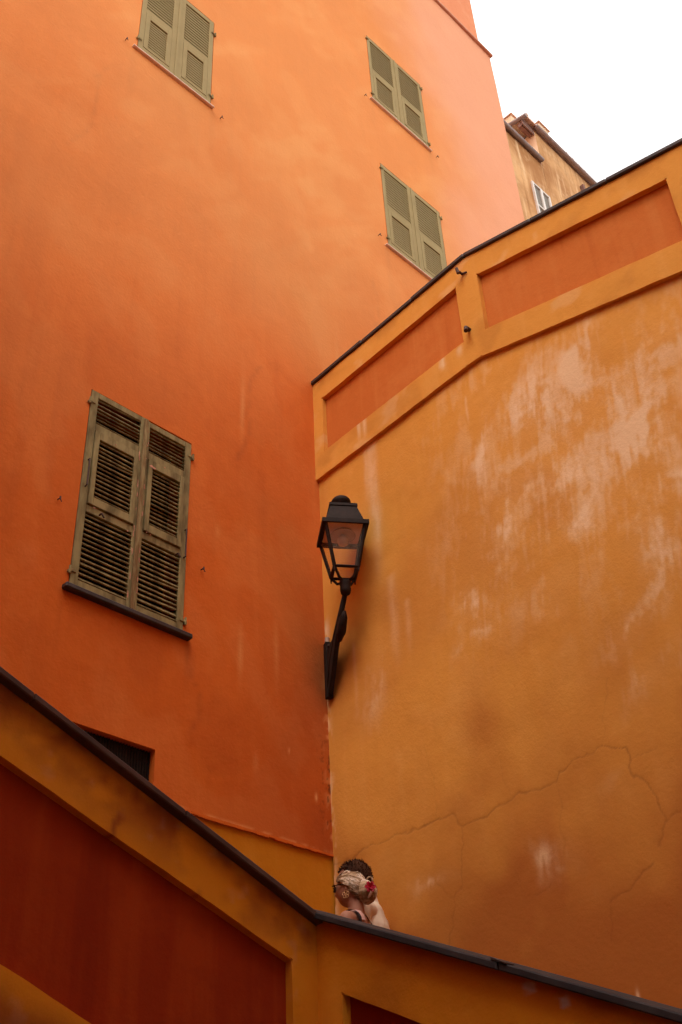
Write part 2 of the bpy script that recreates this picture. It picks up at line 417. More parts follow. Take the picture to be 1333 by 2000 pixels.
def wear_shade_mesh(name, verts, faces, col, mat, parent, pink=None):
    me = bpy.data.meshes.new(name); me.from_pydata(verts.tolist(), [], faces); me.update()
    ca = me.color_attributes.new('wear_shade', 'FLOAT_COLOR', 'POINT')
    buf = np.ones((len(verts), 4), np.float32); buf[:, :3] = np.clip(col, 0, 1)
    if pink is not None: buf[:, 3] = 1 - np.clip(pink, 0, 1)
    ca.data.foreach_set('color', buf.ravel())
    me.materials.append(mat)
    me.polygons.foreach_set('use_smooth', [True]*len(me.polygons))
    return link(name, me, parent)
wear_shade_mesh('wall', verts, faces, np.stack([Rr,Gg,Bb],-1).reshape(-1,3), M['orange'], bld, Pk.reshape(-1))
# body behind the facade: side faces, back and the reveals of the openings
bd = MB()
bd.box(-10, XE-.002, .30, 9, .004, 19.9)
bd.build('wall_core', M['opp'], bld)
sd_ = MB(); sd_.box(XE-.25, XE-.001, .03, 9, .004, 19.88); sd_.build('side_wall', M['salmon'], bld)
for k, (a,b,c,d) in HOLES.items():
    rv = MB()
    c2 = max(c, DADO_Z) if k == 'vent' else c
    e = .0006
    for q in ([(a-e,-.004,c2),(a-e,.28,c2),(a-e,.28,d),(a-e,-.004,d)], [(b+e,-.004,c2),(b+e,.28,c2),(b+e,.28,d),(b+e,-.004,d)], [(a,-.004,d+e),(b,-.004,d+e),(b,.28,d+e),(a,.28,d+e)], [(a,-.004,c2-e),(b,-.004,c2-e),(b,.28,c2-e),(a,.28,c2-e)]):
        rv.bm.faces.new([rv.bm.verts.new(p) for p in q])
    rv.build('window_reveal', M['orange'], bld)
# ochre dado under the orange coat, set back a little, and the rough lower lip of the orange coat
dd = MB(); dd.box(-10, XE-.01, .014, .29, .004, DADO_Z+.05); dd.build('dado', M['dado'], bld)
lip = MB()
n = 60
for i in range(n):
    x0 = -3.4 + 3.4*i/n; x1 = -3.4 + 3.4*(i+1)/n
    j = random.uniform(-.004,.004)
    lip.box(x0, x1, -.006+random.uniform(-.002,.002), .012, DADO_Z-.012+j, DADO_Z+.006)
lip.build('plaster_lip', M['orange'], bld)
# upper storey above the string course
up_ = MB(); up_.box(-10, 4.55, .06, 9, 19.956, 27.5); up_.build('upper_wall', M['salmon'], bld)
sc = MB(); sc.box(-10, XE+.04, -.045, 9.02, 19.90, 19.955, .01); sc.build('string_course', simple('string_course', (.62,.27,.17), (.56,.23,.14), rough=.8), bld)

# ---- shutters
def slat_mesh(w, chord, thick, tilt, name='slat'):
    """a louvre blade: outer edge low"""
    mb = MB()
    c, s_ = math.cos(tilt), math.sin(tilt)
    def P(u, v): return (u*c - v*s_, u*s_ + v*c)      # u along chord (y inward), v thickness
    pts = []
    for x in (0, w):
        for (u, v) in ((-chord/2,-thick/2),(chord/2,-thick/2),(chord/2,thick/2),(-chord/2,thick/2)):
            y, z = P(u, v); pts.append((x, y, z))
    mb.hexa(pts)
    bmesh.ops.recalc_face_normals(mb.bm, faces=mb.bm.faces)
    m = bpy.data.meshes.new(name); mb.bm.to_mesh(m); mb.bm.free()
    return m

def leaf(x0, x1, z0, z1, side, cfg, mats, broken=0):
    """one shutter leaf: frame with louvres. side -1: hinged on the left, +1: on the right"""
    H = z1-z0
    so, si = cfg['stile_out'], cfg['stile_in']
    xa = x0 + (so if side < 0 else si); xb = x1 - (si if side < 0 else so)
    fr = MB(); D0, D1 = cfg['y0'], cfg['y0']+.04
    bv = .003
    fr.box(x0, xa, D0, D1, z0, z1, bv); fr.box(xb, x1, D0, D1, z0, z1, bv)
    T = lambda f: z1 - f*H
    for (fa, fb) in cfg['rails']:
        fr.box(xa+.0005, xb-.0005, D0+.002, D1-.002, T(fb), T(fa), bv)
    lf = fr.build('shutter', mats[0], bld)
    # flap: a smaller frame hinged in the leaf
    fa, fb = cfg['flap']; fw = cfg['flap_w']
    f2 = MB(); P0, P1 = D0-cfg['proud'], D0+.02
    g = cfg.get('gap', .005)
    zt, zb = T(fa)-g, T(fb)+g
    fx0, fx1 = xa+g-cfg['over'], xb-g+cfg['over']
    ft, fbm_ = cfg['flap_t']*H, cfg['flap_b']*H
    f2.box(fx0, fx0+fw, P0, P1, zb, zt, bv); f2.box(fx1-fw, fx1, P0, P1, zb, zt, bv)
    f2.box(fx0+fw, fx1-fw, P0+.001, P1, zt-ft, zt, bv); f2.box(fx0+fw, fx1-fw, P0+.001, P1, zb, zb+fbm_, bv)
    f2.build('flap_frame', mats[0], lf)
    # louvres
    secs = [(xa, xb, T(a), T(b), n, D0+.016) for a, b, n in cfg['secs']]
    secs.append((fx0+fw, fx1-fw, zt-ft, zb+fbm_, cfg['flap_n'], P0+.018))
    for k, (sx0, sx1, zt_, zb_, n, yc) in enumerate(secs):
        me = slat_mesh(sx1-sx0, cfg['chord'], cfg['thick'], cfg['tilt'])
        me.materials.append(mats[0])
        for i in range(n):
            s = link('slat', me, lf)
            z = zt_ - (zt_-zb_)*(i+.5)/n
            s.location = (sx0, yc, z)
            if broken:
                s.rotation_euler = (random.gauss(0,.05), random.gauss(0,.006)*broken, 0)
                s.location.z += random.gauss(0,.0015)
                if random.random() < .07*broken: s.rotation_euler.y = random.choice((-1,1))*random.uniform(.02,.05)
    return lf

OLD = dict(stile_out=.060, stile_in=.042, y0=-.012, proud=.014, over=0.0, rails=[(0,.03),(.172,.212),(.60,.635),(.962,1)],
           flap=(.212,.60), flap_w=.038, flap_t=.040, flap_b=.040, flap_n=14, secs=[(.03,.172,7),(.635,.962,14)], chord=.037, thick=.010, tilt=R(50))
NEW = dict(gap=.0015, stile_out=.060, stile_in=.075, y0=-.006, proud=.003, over=0.0, rails=[(0,.045),(.485,.53),(.93,1)],
           flap=(.53,.93), flap_w=.055, flap_t=.05, flap_b=.03, flap_n=12, secs=[(.045,.485,14)], chord=.054, thick=.0045, tilt=R(78))
a,b,c,d = HOLES['low']; mid = -1.900
for lf_ in (leaf(a+.004, mid, c+.004, d-.006, -1, OLD, (M['shutter_old'],), 1), leaf(mid+.004, b-.004, c+.002, d-.018, 1, OLD, (M['shutter_old'],), 1)):
    lf_['label'] = 'weathered brown olive shutter leaf with open slats and peeling paint'
# worn meeting strip of bare wood
ms = MB(); ms.box(mid-.018, mid+.020, -.030, -.0125, c+.01, d-.02, .005); ms.build('meeting_strip', M['wood_bare'], bld)
rm = MB(); rm.box(a, b, .26, .28, c, d); rm.build('window_dark_backing', M['backing_shade'], bld)  # dark board painted as the unlit room behind the slats
# peeled paint flakes on the old shutters
fk = MB()
def flake(x, z, w, h):
    n_ = 6; pts = []
    for k in range(n_):
        an = k*2*math.pi/n_ + random.uniform(-.3,.3); r_ = random.uniform(.5,1)
        pts.append((x+w*r_*math.cos(an), z+h*r_*math.sin(an)))
    return pts
def flakes(name, items, y):
    m_ = MB()
    for x, z, w, h in items: m_.prism(flake(x, z, w, h), y, y+.003)
    return m_.build(name, M['flake'], bld)
it = []
for k in range(26):
    it.append((mid+random.choice((-.03,.034))+random.gauss(0,.004), random.uniform(c+.05,d-.1), random.uniform(.003,.008), random.uniform(.012,.05)))
flakes('peeled_paint', it, -.0155)['kind'] = 'stuff'
it = [(mid+.075,7.02,.028,.016),(mid+.10,7.015,.02,.012)] + [(random.uniform(a+.09,b-.09), random.choice((7.06,6.40,6.34,7.11))+random.gauss(0,.008), random.uniform(.006,.014), random.uniform(.004,.008)) for k in range(10)]
flakes('peeled_paint', it, -.0295)['kind'] = 'stuff'
for k, nm in enumerate(('ul','um','lm')):
    a,b,c,d = HOLES[nm]; mid2 = (a+b)/2
    leaf(a+.004, mid2-.002, c+.004, d-.004, -1, NEW, (M['shutter'],))
    leaf(mid2+.002, b-.004, c+.004, d-.004, 1, NEW, (M['shutter'],))
    bk = MB(); bk.box(a+.02, b-.02, .032, .042, c+.02, d-.02); bk.build('shutter_back_board', M['shutter'], bld)
    ms2 = MB(); ms2.box(mid2-.016, mid2+.016, -.016, -.0065, c+.01, d-.01, .003); ms2.build('meeting_strip', M['shutter'], bld)
    si = MB(); si.box(a-.055, b+.03, -.035, .20, c-.018, c-.0015, .004); si.build('window_sill', M['pale_stone'], bld)
a,b,c,d = HOLES['low']
si = MB(); si.box(a-.042, b+.058, -.055, .22, c-.042, c-.0015, .008); si.build('window_sill', M['slate_dark'], bld)

# hinges, shutter stays, pull rods
def hinge(x, z, s):
    m_ = MB(); m_.box(x-.012, x+.012, -.026, .0, z-.026, z-.004, .004); m_.tube([(x,-.020,z-.034),(x,-.020,z+.026)], .008, 8)
    m_.box(x-.05*s if s>0 else x, x if s>0 else x+.05, -.020, -.0125, z-.012, z+.012, .002)
    return m_.build('hinge', M['shutter_old'] if s==1 or s==-1 else M['rust'], bld)
for nm, zz in (('low',(.93,.07)),('ul',(.86,.12)),('um',(.95,.10)),('lm',(.94,.10))):
    a,b,c,d = HOLES[nm]
    for f_ in zz:
        z = c+(d-c)*f_
        hinge(a-.010, z, -1); hinge(b+.010, z-.02, 1)
def stay(x, z, sc_=.62):
    m_ = MB(); m_.tube([(x,.01,z),(x,-.05*sc_,z)], .007*sc_, 6)
    m_.box(x-.012*sc_, x+.012*sc_, -.062*sc_, -.048*sc_, z-.030*sc_, z+.020*sc_, .004)
    m_.tube([(x,-.055*sc_,z-.02*sc_),(x+.02*sc_,-.06*sc_,z-.05*sc_)], .006*sc_, 6)
    m_.build('shutter_stay', M['rust'], bld)
for p in ((-2.56,6.35),(-1.296,6.325),(-2.495,12.10),(-1.27,12.03),(1.137,14.95),(2.60,15.0),(1.16,12.15)): stay(*p)
a,b,c,d = HOLES['low']
def rod(x, z0, z1):
    m_ = MB(); m_.tube([(x,-.012,z0),(x,-.035,z0),(x,-.035,z1),(x,-.012,z1)], .006, 6); m_.build('pull_rod', M['rust'], bld)
rod(a+.035, 6.56, 6.80); rod(b-.03, 6.35, 6.60)
for x, z in ((a+.17, 6.365),(b-.11,6.335)):
    m_ = MB(); m_.tube([(x,-.02,z),(x,-.05,z),(x+.02,-.055,z-.03)], .007, 6); m_.build('latch_hook', M['rust'], bld)

# ---- ventilation grille
a,b,c,d = HOLES['vent']
gr = MB(); gr.box(a-.01, b+.01, .060, .070, DADO_Z-.3, d+.01); v_ = gr.build('vent_dark_backing', M['backing_shade'], bld)  # dark sheet behind the bars, painted as the shade inside the vent
bars = MB()
for i in range(50):
    x = a + (b-a)*(i+.5)/50; bars.box(x-.004, x+.004, .040, .047, DADO_Z-.3, d-.004)
for i in range(16):
    z = d - .03 - i*.04; bars.box(a, b, .047, .054, z-.003, z+.003)
bars.build('grille_bars', M['iron'], v_)

# ================================================================== RETAINING WALL (ochre)
rw = empty('retaining_wall', K, ROT_Y)
tag(rw, 'high ochre retaining wall with red panelled parapet, right of the lamp', 'wall')
XB = 2.03; SL = .3165; XEND = 9.3
def bend(z, x, xb=XB): return z - max(0.0, x-xb)*SL
def zcap(x): return bend(8.985, x)
def zlow(x): return bend(7.835, x, 1.99)
def zpt(x): return bend(8.738, x, 1.99)
def zpb(x): return bend(8.098, x, 1.99)
xs = axis([(0,3.3,.008),(3.3,4.5,.0125),(4.5,XEND,.4)], [0,XEND])
zs = axis([(0,2.4,.6),(2.4,3.0,.02),(3.0,4.8,.008),(4.8,7.9,.0125)], [0])
X, Z = np.meshgrid(xs, zs, indexing='ij')
LIM = np.array([zlow(x)+.04 for x in xs])[:, None]
Zc = np.minimum(Z, LIM)
Yd = (fbm(X*1.0+13, Zc*.9+4, 4)-.5)*.032 + (fbm(X*4+2, Zc*4, 3)-.5)*.004
Yd = Yd*sstep(0,.15,X)*sstep(0,.2,LIM-Zc)
jx = X + (fbm(X*9, Zc*9+50, 4)-.5)*.09; jz = Zc + (fbm(X*9+80, Zc*9, 4)-.5)*.09
CR = [([(.0,4.364),(.374,4.361),(1.036,4.376),(1.176,4.352),(1.28,4.264),(1.524,4.246),(1.705,4.286),(2.075,4.265),(2.122,4.34),(2.293,4.363),(2.392,4.372),(2.585,4.312),(2.572,4.179),(2.705,3.995),(2.758,3.802),(2.662,3.69)],.010,.75),
      ([(1.28,4.264),(1.206,3.915),(1.125,3.824),(1.106,3.687),(1.067,3.50)],.008,.5), ([(1.005,3.954),(1.125,3.824)],.007,.4),
      ([(2.306,3.504),(2.441,3.557),(2.591,3.612)],.010,.6), ([(2.075,4.265),(2.05,3.95),(2.033,3.773)],.007,.3), ([(2.582,4.222),(2.798,4.226)],.007,.4),
      ([(2.306,3.504),(2.271,3.30)],.008,.35), ([(2.758,3.802),(2.861,3.84),(2.95,4.0)],.008,.5), ([(2.578,4.767),(2.458,4.545),(2.44,4.37)],.007,.25),
      ([(1.64,3.85),(1.68,3.72),(1.78,3.66),(1.92,3.70)],.007,.35), ([(1.036,4.376),(1.06,4.62),(1.0,4.9)],.006,.22), ([(1.705,4.286),(1.66,4.45),(1.68,4.62)],.006,.25)]
Bb = np.zeros(X.shape); groove = np.zeros(X.shape)
vis = (X < 3.2)
for pts, w_, am in CR:
    dist = seg_dist(jx, jz, pts)
    prof = np.exp(-(dist/(w_*(.30+.75*fbm(X*5+w_*900,Zc*5,2))))**2)
    brk = .55 + .75*(fbm(X*6+pts[0][0], Zc*6, 2)-.2)
    Bb = np.maximum(Bb, am*.66*prof*np.clip(brk,0,1.2)); groove = np.maximum(groove, prof*am)
    Bb = np.maximum(Bb, am*.12*np.exp(-(dist/.05)**2)*fbm(X*8,Zc*8,3)*1.3)
Yd = Yd + groove*.002
# lime bloom
wx = X + (fbm(X*1.7+11, Zc*1.7, 4)-.5)*.55; wz = Zc + (fbm(X*1.7+71, Zc*1.7+5, 4)-.5)*.55
str_ = fbm(X*16 - Zc*1.2, Zc*2.2+20, 4); blot = fbm(wx*3.2+3, wz*2.4+60, 5); fine = fbm(X*24, Zc*9, 4)
env = np.zeros(X.shape)
for cx, cz, w_, h_, am in ((2.45,7.05,.26,.32,1.05),(2.95,7.0,.22,.30,1.0),(2.65,6.75,.35,.28,.85),(3.1,6.30,.42,.36,1.0),(2.75,6.2,.35,.34,.75),(1.90,6.92,.10,.28,.85),(2.1,6.42,.22,.22,.7),(2.45,6.28,.28,.25,.8),(2.66,5.86,.20,.14,.7),(3.06,5.36,.20,.28,.85),(1.97,6.30,.08,.20,.8),(1.60,5.82,.16,.16,.75),(1.70,5.62,.10,.10,.8),(1.48,5.62,.07,.20,.65),(3.4,6.7,.3,.3,.6),(3.35,5.85,.2,.2,.7),(1.98,3.80,.08,.07,.6),(.98,3.93,.10,.06,.5),(2.40,4.15,.10,.05,.5),(2.9,5.0,.2,.15,.45),(3.0,4.6,.25,.1,.35),(.55,5.55,.1,.2,.4),(2.25,5.5,.3,.1,.4)):
    env = np.maximum(env, am*np.exp(-((wx-cx-.10*(wz-cz))/w_)**2-((wz-cz)/h_)**2))
tex = .45*blot+.33*str_+.22*fine
iso = fbm(wx*5.5+9, wz*4.5+33, 5); grit = fbm(X*34+4, Zc*20, 3); drag = fbm(X*30 - Zc*3.0, Zc*4.0+8, 4)
tx2 = .40*iso + .22*blot + .22*drag + .16*grit
env = np.maximum(env, .55*np.exp(-((wx-2.65)/.85)**2-((wz-6.45)/.75)**2))
Rr = np.clip(env,0,1)**.8*(1.0*sstep(.41,.60, tx2 + .10*(env-.5)) + .16)
Rr += .30*sstep(.47,.66,tex)*sstep(4.8,6.4,Zc)*sstep(.9,1.9,X)
# drips from the band
for cx, w_, z0, z1, am in ((.68,.055,7.9,6.3,.62),(.74,.030,7.9,6.9,.3),(.62,.02,7.9,7.2,.25),(1.81,.012,7.55,7.25,.6),(.33,.02,6.0,5.3,.2),(.80,.045,6.4,5.5,.30),(.95,.03,6.1,5.6,.28)):
    Rr += am*np.exp(-((X-cx-.04*(fbm(X*0+2,Zc*3,2)-.5))/w_)**2)*sstep(z1,z1+.5*(z0-z1),Zc)*sstep(z0+.05,z0,Zc)*(.5+1.0*(fine-.2))
Rr += .8*np.exp(-((X-2.36)/.010)**2-((Zc-2.99)/.03)**2)
Rr += .55*np.exp(-(X/.035)**2)*sstep(.45,.6,fine)*sstep(6.6,6.0,Zc)
Rr += .9*np.exp(-((X-.02)/.04)**2-((Zc-6.28)/.09)**2)*sstep(.35,.5,fine)
Gg = .85*np.exp(-((X-.10)/.17)**2-((Zc-5.83)/.26)**2) + .40*np.exp(-((X-.28)/.25)**2-((Zc-6.02)/.28)**2) + .28*np.exp(-((X-.72)/.28)**2-((Zc-6.15)/.35)**2)
Gg *= .55+.9*(fbm(X*4+1,Zc*3,4)-.15)
cl = fbm(X*.9+5, Zc*.8+77, 5)
Gg += .30*sstep(.52,.32,cl) + .25*sstep(.5,.7,fbm(X*1.6+31,Zc*1.5,4))*sstep(5.0,3.6,Zc)
Gg += (.92*sstep(5.2,3.2,Zc+.12*X) + .40*sstep(1.2,3.2,X)*sstep(6.8,3.8,Zc))*(.55+.9*(fbm(X*1.3+2,Zc*1.1+15,5)-.25))  # darker, redder foot and right side: shade and bounced light painted in
Gg += .35*np.exp(-((X-1.55)/.16)**2-((Zc-4.85)/.18)**2)*blot*1.6 + .3*np.exp(-((X-1.35)/.25)**2-((Zc-4.45)/.12)**2)*blot*1.6
verts = np.stack([X, Yd, Zc], -1).reshape(-1, 3); nz = len(zs)
faces = [(i*nz+j, i*nz+nz+j, i*nz+nz+j+1, i*nz+j+1) for i in range(len(xs)-1) for j in range(nz-1) if zs[j] < LIM[i,0] and zs[j] < LIM[i+1,0]]
wear_shade_mesh('wall', verts, faces, np.stack([Rr,Gg,Bb],-1).reshape(-1,3), M['ochre'], rw)
core = MB(); core.prism([(0.0,.004),(XEND,.004),(XEND,zcap(XEND)-.02),(XB,zcap(XB)-.02),(0,zcap(0)-.02)], .05, .40); core.build('wall_core', M['opp'], rw)
# panelled parapet band: proud frame, panels set back
cuts = [0.0,.13,1.885,XB,2.125,3.890,4.15,5.92,6.18,XEND]
kind = ['p','o','p','p','o','p','o','p','p']
quads = []
for (xa, xb), kd in zip(zip(cuts, cuts[1:]), kind):
    if kd == 'p':
        zz = lambda x: [zlow(x), zpb(x), zpt(x), zcap(x)]
        A, B_ = zz(xa), zz(xb)
        for k in range(3): quads.append(([(xa,A[k]),(xb,B_[k]),(xb,B_[k+1]),(xa,A[k+1])], (16,36,14)[k]))
    else:
        quads.append(([(xa,zlow(xa)),(xb,zlow(xb)),(xb,zpb(xb)),(xa,zpb(xa))], 16))
        quads.append(([(xa,zpt(xa)),(xb,zpt(xb)),(xb,zcap(xb)),(xa,zcap(xa))], 14))
# bend in the lower edge sits at x=1.99: add it to the pillar between the panels
def remesh_band(qs, parent):
    bm = bmesh.new(); bm.free()
    return relief('parapet_frame', qs, -.036, .06, M['ochre_band'], parent, .007)
pf = remesh_band(quads, rw)
def wear_tone_attr(o, fn, res=.02):
    """subdivide a flat part finely and give it a wear map"""
    me = o.data; n_ = len(me.vertices); co = np.zeros(n_*3); me.vertices.foreach_get('co', co); co = co.reshape(-1,3)
    fr_ = co[:,1] < .03; x_, z_ = co[:,0].copy(), co[:,2].copy(); ok = fr_ & (z_ > .1)
    co[:,2] += np.where(ok, (fbm(x_*5+3, z_*5, 4)-.5)*.009, 0); co[:,0] += np.where(ok, (fbm(x_*5+31, z_*5+8, 4)-.5)*.009*sstep(0,.1,np.abs(x_)), 0); co[:,1] += np.where(fr_, (fbm(x_*3+7, z_*3+2, 4)-.5)*.010, 0)
    me.vertices.foreach_set('co', co.ravel()); me.update()
    ca = me.color_attributes.new('wear_shade', 'FLOAT_COLOR', 'POINT')
    buf = np.ones((n_,4), np.float32); buf[:,:3] = np.clip(fn(co[:,0], co[:,2]),0,1); ca.data.foreach_set('color', buf.ravel())
def band_wear(x, z):
    fine = fbm(x*22, z*10, 4); r = np.zeros(x.shape)
    for cx, w_, zt, ln, am in ((.60,.018,8.09,.25,.9),(.67,.022,8.09,.25,.85),(1.64,.022,8.08,.14,1.0),(1.83,.028,8.07,.12,.7),(1.60,.01,8.08,.1,.4),(2.75,.01,8.62,.1,.4)):
        r += am*np.exp(-((x-cx)/w_)**2)*sstep(zt-ln,zt-.02,z)*sstep(zt+.03,zt,z)*(.4+1.1*fine)
    r += .5*sstep(.60,.72,fbm(x*3+2,z*5,4))*.5
    g = .35*sstep(.55,.75,fbm(x*2.3+9,z*3+4,4))
    g += .5*sstep(.14,.0,(8.955-np.maximum(0,x-XB)*SL)-z)*sstep(.45,.65,fbm(x*4,z*4+3,4))
    return np.stack([r,g,np.zeros(x.shape)],-1)
wear_tone_attr(pf, band_wear)
for (xa, xb) in ((.13,1.885),(2.125,3.890),(4.15,5.92)):
    m_ = MB(); e = .03
    m_.prism([(xa-e,zpb(xa)-e),(xb+e,zpb(xb)-e),(xb+e,zpt(xb)+e),(xa-e,zpt(xa)+e)], .010, .045); m_.build('panel', M['red_panel'], rw)
# coping slabs
def slab(name, xa, xb, zf, th, y0, y1, parent, mat, jit=.003, bev=.008):
    m_ = MB(); dz = random.uniform(-jit, jit)*.6; dy = random.uniform(-jit, jit)
    m_.hexa([(xa,y0+dy,zf(xa)+dz),(xb,y0+dy,zf(xb)+dz),(xb,y1,zf(xb)+dz),(xa,y1,zf(xa)+dz),(xa,y0+dy,zf(xa)+th+dz),(xb,y0+dy,zf(xb)+th+dz),(xb,y1,zf(xb)+th+dz),(xa,y1,zf(xa)+th+dz)], bev)
    return m_.build(name, mat, parent)
bx_ = [-.0,.72,1.38,XB,2.74,3.46,4.2,5.0,5.8,6.6,7.4,8.2,XEND]
for xa, xb in zip(bx_, bx_[1:]): slab('coping_slab', xa+.0008, xb-.0008, zcap, .045, -.057, .45, rw, M['slate_dark'], .006)
# two iron brackets in the pillar
m_ = MB(); m_.tube([(1.985,-.02,8.815),(1.985,-.10,8.815)], .011, 8); m_.tube([(1.978,-.10,8.850),(1.987,-.10,8.785)], .014, 8); m_.tube([(1.985,-.05,8.815),(2.035,-.05,8.79)], .009, 6); m_.build('iron_bracket', M['rust'], rw)
m_ = MB(); m_.tube([(1.965,-.02,8.17),(1.965,-.08,8.17),(1.985,-.11,8.10)], .018, 8); m_.build('iron_bracket', M['rust'], rw)

# upper street behind the wall
us = MB()
us.hexa([(-6,.42,3),(XB,.42,3),(XB,30,3),(-6,30,3),(-6,.42,8.0),(XB,.42,8.0),(XB,30,8.0),(-6,30,8.0)])
us.hexa([(XB+.001,.42,.5),(XEND,.42,.5),(XEND,30,.5),(XB+.001,30,.5),(XB+.001,.42,8.0),(XEND,.42,zcap(XEND)-1.0),(XEND,30,zcap(XEND)-1.0),(XB+.001,30,8.0)])
o = us.build('upper_street', M['stone']); o.location = W(FR_L,0,0,0); o.rotation_euler = (0,0,ROT_Y); struct(o)

# ================================================================== STAIR PARAPET
sp_ = empty('stair_parapet', F, 0)
tag(sp_, 'low dark ochre and red stair parapet with slate coping, at the bottom', 'parapet wall')
fL = link('rising_parapet', None, sp_); fL.rotation_euler = (0,0,ROT_L)
fR = link('falling_parapet', None, sp_); fR.rotation_euler = (0,0,ROT_Y)
def flc(x): return 3.094 - .3757*x
def fpt(x): return 2.923 - .3414*(x+.144)
def fpb(x): return 2.553 - .364*(x+1.125)
XL = -6.2
quads = []
xc = [XL, -3.6, -3.35, -.144, .03]
for k, (xa, xb) in enumerate(zip(xc, xc[1:])):
    if k in (1, 3): 
        lo = lambda x: .004
        for g0, g1, nq in ((lambda x: .004, lambda x: 1.9, 2),(lambda x: 1.9, fpb, 26),(fpb, fpt, 30),(fpt, flc, 18)): quads.append(([(xa,g0(xa)),(xb,g0(xb)),(xb,g1(xb)),(xa,g1(xa))], nq))
    else:
        for g0, g1, nq in ((lambda x: .004, lambda x: 1.9, 2),(lambda x: 1.9, fpb, 26),(fpt, flc, 18)): quads.append(([(xa,g0(xa)),(xb,g0(xb)),(xb,g1(xb)),(xa,g1(xa))], nq))
pl_ = relief('parapet_frame', quads, 0.0, .06, M['front_band'], fL, .006)
def front_wear_tone(x, z):
    top = flc(x) - z; fine = fbm(x*14, z*14, 4)
    g = .55*sstep(.13,.01,top)*(.3+1.6*(fbm(x*3+5,z*3,4)-.2)) + .75*sstep(.5,.68,fbm(x*3.1+3,z*3.6+8,5))*sstep(.30,.08,top)
    # tide marks
    for cx, cz, r_ in ((-.80,3.12,.14),(-.62,3.03,.20),(-.98,3.22,.12)):
        d_ = np.hypot((x-cx)/1.0, (z-cz)/1.2) + (fbm(x*8,z*8,3)-.5)*.09
        g += .85*np.exp(-((d_-r_)/.014)**2)*sstep(.35,.6,fbm(x*5+cx,z*5,2))
    g += 1.3*sstep(-.02,-.20, z-(2.553-.364*(x+1.125)) + .06*(fbm(x*4,z*4,3)-.5) - .02)  # darker below the panel line
    r = .25*sstep(.66,.8,fine)
    return np.stack([r*.3,g,np.zeros(x.shape)],-1)
wear_tone_attr(pl_, front_wear_tone, .016)
core = MB(); core.prism([(XL,.004),(.02,.004),(.02,flc(.02)-.004),(XL,flc(XL)-.004)], .075, .27); core.build('parapet_core', M['front_band'], fL)
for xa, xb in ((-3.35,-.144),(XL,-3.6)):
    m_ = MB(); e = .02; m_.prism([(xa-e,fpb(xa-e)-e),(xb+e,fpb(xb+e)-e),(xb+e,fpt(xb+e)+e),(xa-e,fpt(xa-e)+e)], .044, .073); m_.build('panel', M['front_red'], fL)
sx = [XL,-5.2,-4.3,-3.35,-2.45,-1.545,-.78,.035]
for xa, xb in zip(sx, sx[1:]): slab('coping_slab', xa+.001, xb-.001, flc, .031, -.048, .30, fL, M['slate_warm'], .006, .005)
# falling part
def frc(x): return 3.125 - .433*x if x < 1.06 else 3.125 - .433*1.06 - .440*(x-1.06)
def gpt(x): return 2.779 - .447*(x-.158)
def gpb(x): return 2.05 - .447*(x-.158)
XR = 6.0
quads = []
xc = [0.0,.158,1.06,2.55,2.80,5.2,XR]
cl0 = lambda x: .004
mx_ = lambda f_: (lambda x: max(f_(x), .012))
for k, (xa, xb) in enumerate(zip(xc, xc[1:])):
    t3 = lambda x: max(frc(x), .36); t2 = lambda x: max(gpt(x), .24); t1 = lambda x: max(gpb(x), .12)
    layers = ((cl0,t1,12),(t1,t2,30),(t2,t3,24)) if k in (0,3,5) else ((cl0,t1,12),(t2,t3,24))
    for g0, g1, nq in layers: quads.append(([(xa,g0(xa)),(xb,g0(xb)),(xb,g1(xb)),(xa,g1(xa))], nq))
pr_ = relief('parapet_frame', quads, 0.0, .06, M['front_band'], fR, .006)
def fr_wear(x, z):
    r = np.zeros(x.shape)
    j = (fbm(x*40,z*40,3)-.5)*.03
    for cx, cz, w_, h_ in ((1.167,2.583,.022,.022),(1.15,2.60,.02,.010),(1.312,2.508,.016,.018),(1.30,2.53,.02,.006)):
        r = np.maximum(r, sstep(1.3,.7,np.hypot((x-cx+j)/w_, (z-cz+j)/h_)))
    g = .4*sstep(.5,.7,fbm(x*2.2+13,z*2.6,4)) + .5*sstep(.10,.0,(3.125-.433*x)-z)
    return np.stack([r*.85,g,np.zeros(x.shape)],-1)
wear_tone_attr(pr_, fr_wear, .012)
core = MB(); core.prism([(-.28,.004),(XR,.004),(XR,max(frc(XR),.36)-.004),(6.0-.001,.34),(-.28,frc(-.28)-.06)], .075, .27); core.build('parapet_core', M['front_band'], fR)
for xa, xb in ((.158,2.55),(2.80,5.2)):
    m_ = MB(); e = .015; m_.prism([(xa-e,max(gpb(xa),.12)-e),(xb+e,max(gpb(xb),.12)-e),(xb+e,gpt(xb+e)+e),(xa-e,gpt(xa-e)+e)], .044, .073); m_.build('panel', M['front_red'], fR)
sx = [.0,1.06,1.98,2.9,3.8,4.7,XR]
for k, (xa, xb) in enumerate(zip(sx, sx[1:])):
    slab('coping_slab', (xa+.001) if k else -.30, xb-.001, lambda x: max(frc(x), .36), .031, -.043, .30, fR, M['slate'], .004, .005)
ch = MB(); ch.hexa([(1.035,-.046,frc(1.035)+.030),(1.105,-.046,frc(1.105)+.031),(1.105,.0,frc(1.105)+.031),(1.035,.0,frc(1.035)+.030),(1.035,-.046,frc(1.035)+.041),(1.105,-.046,frc(1.105)+.036),(1.105,.0,frc(1.105)+.036),(1.035,.0,frc(1.035)+.041)], .001)
ch.build('slate_wedge', M['slate_dark'], fR)

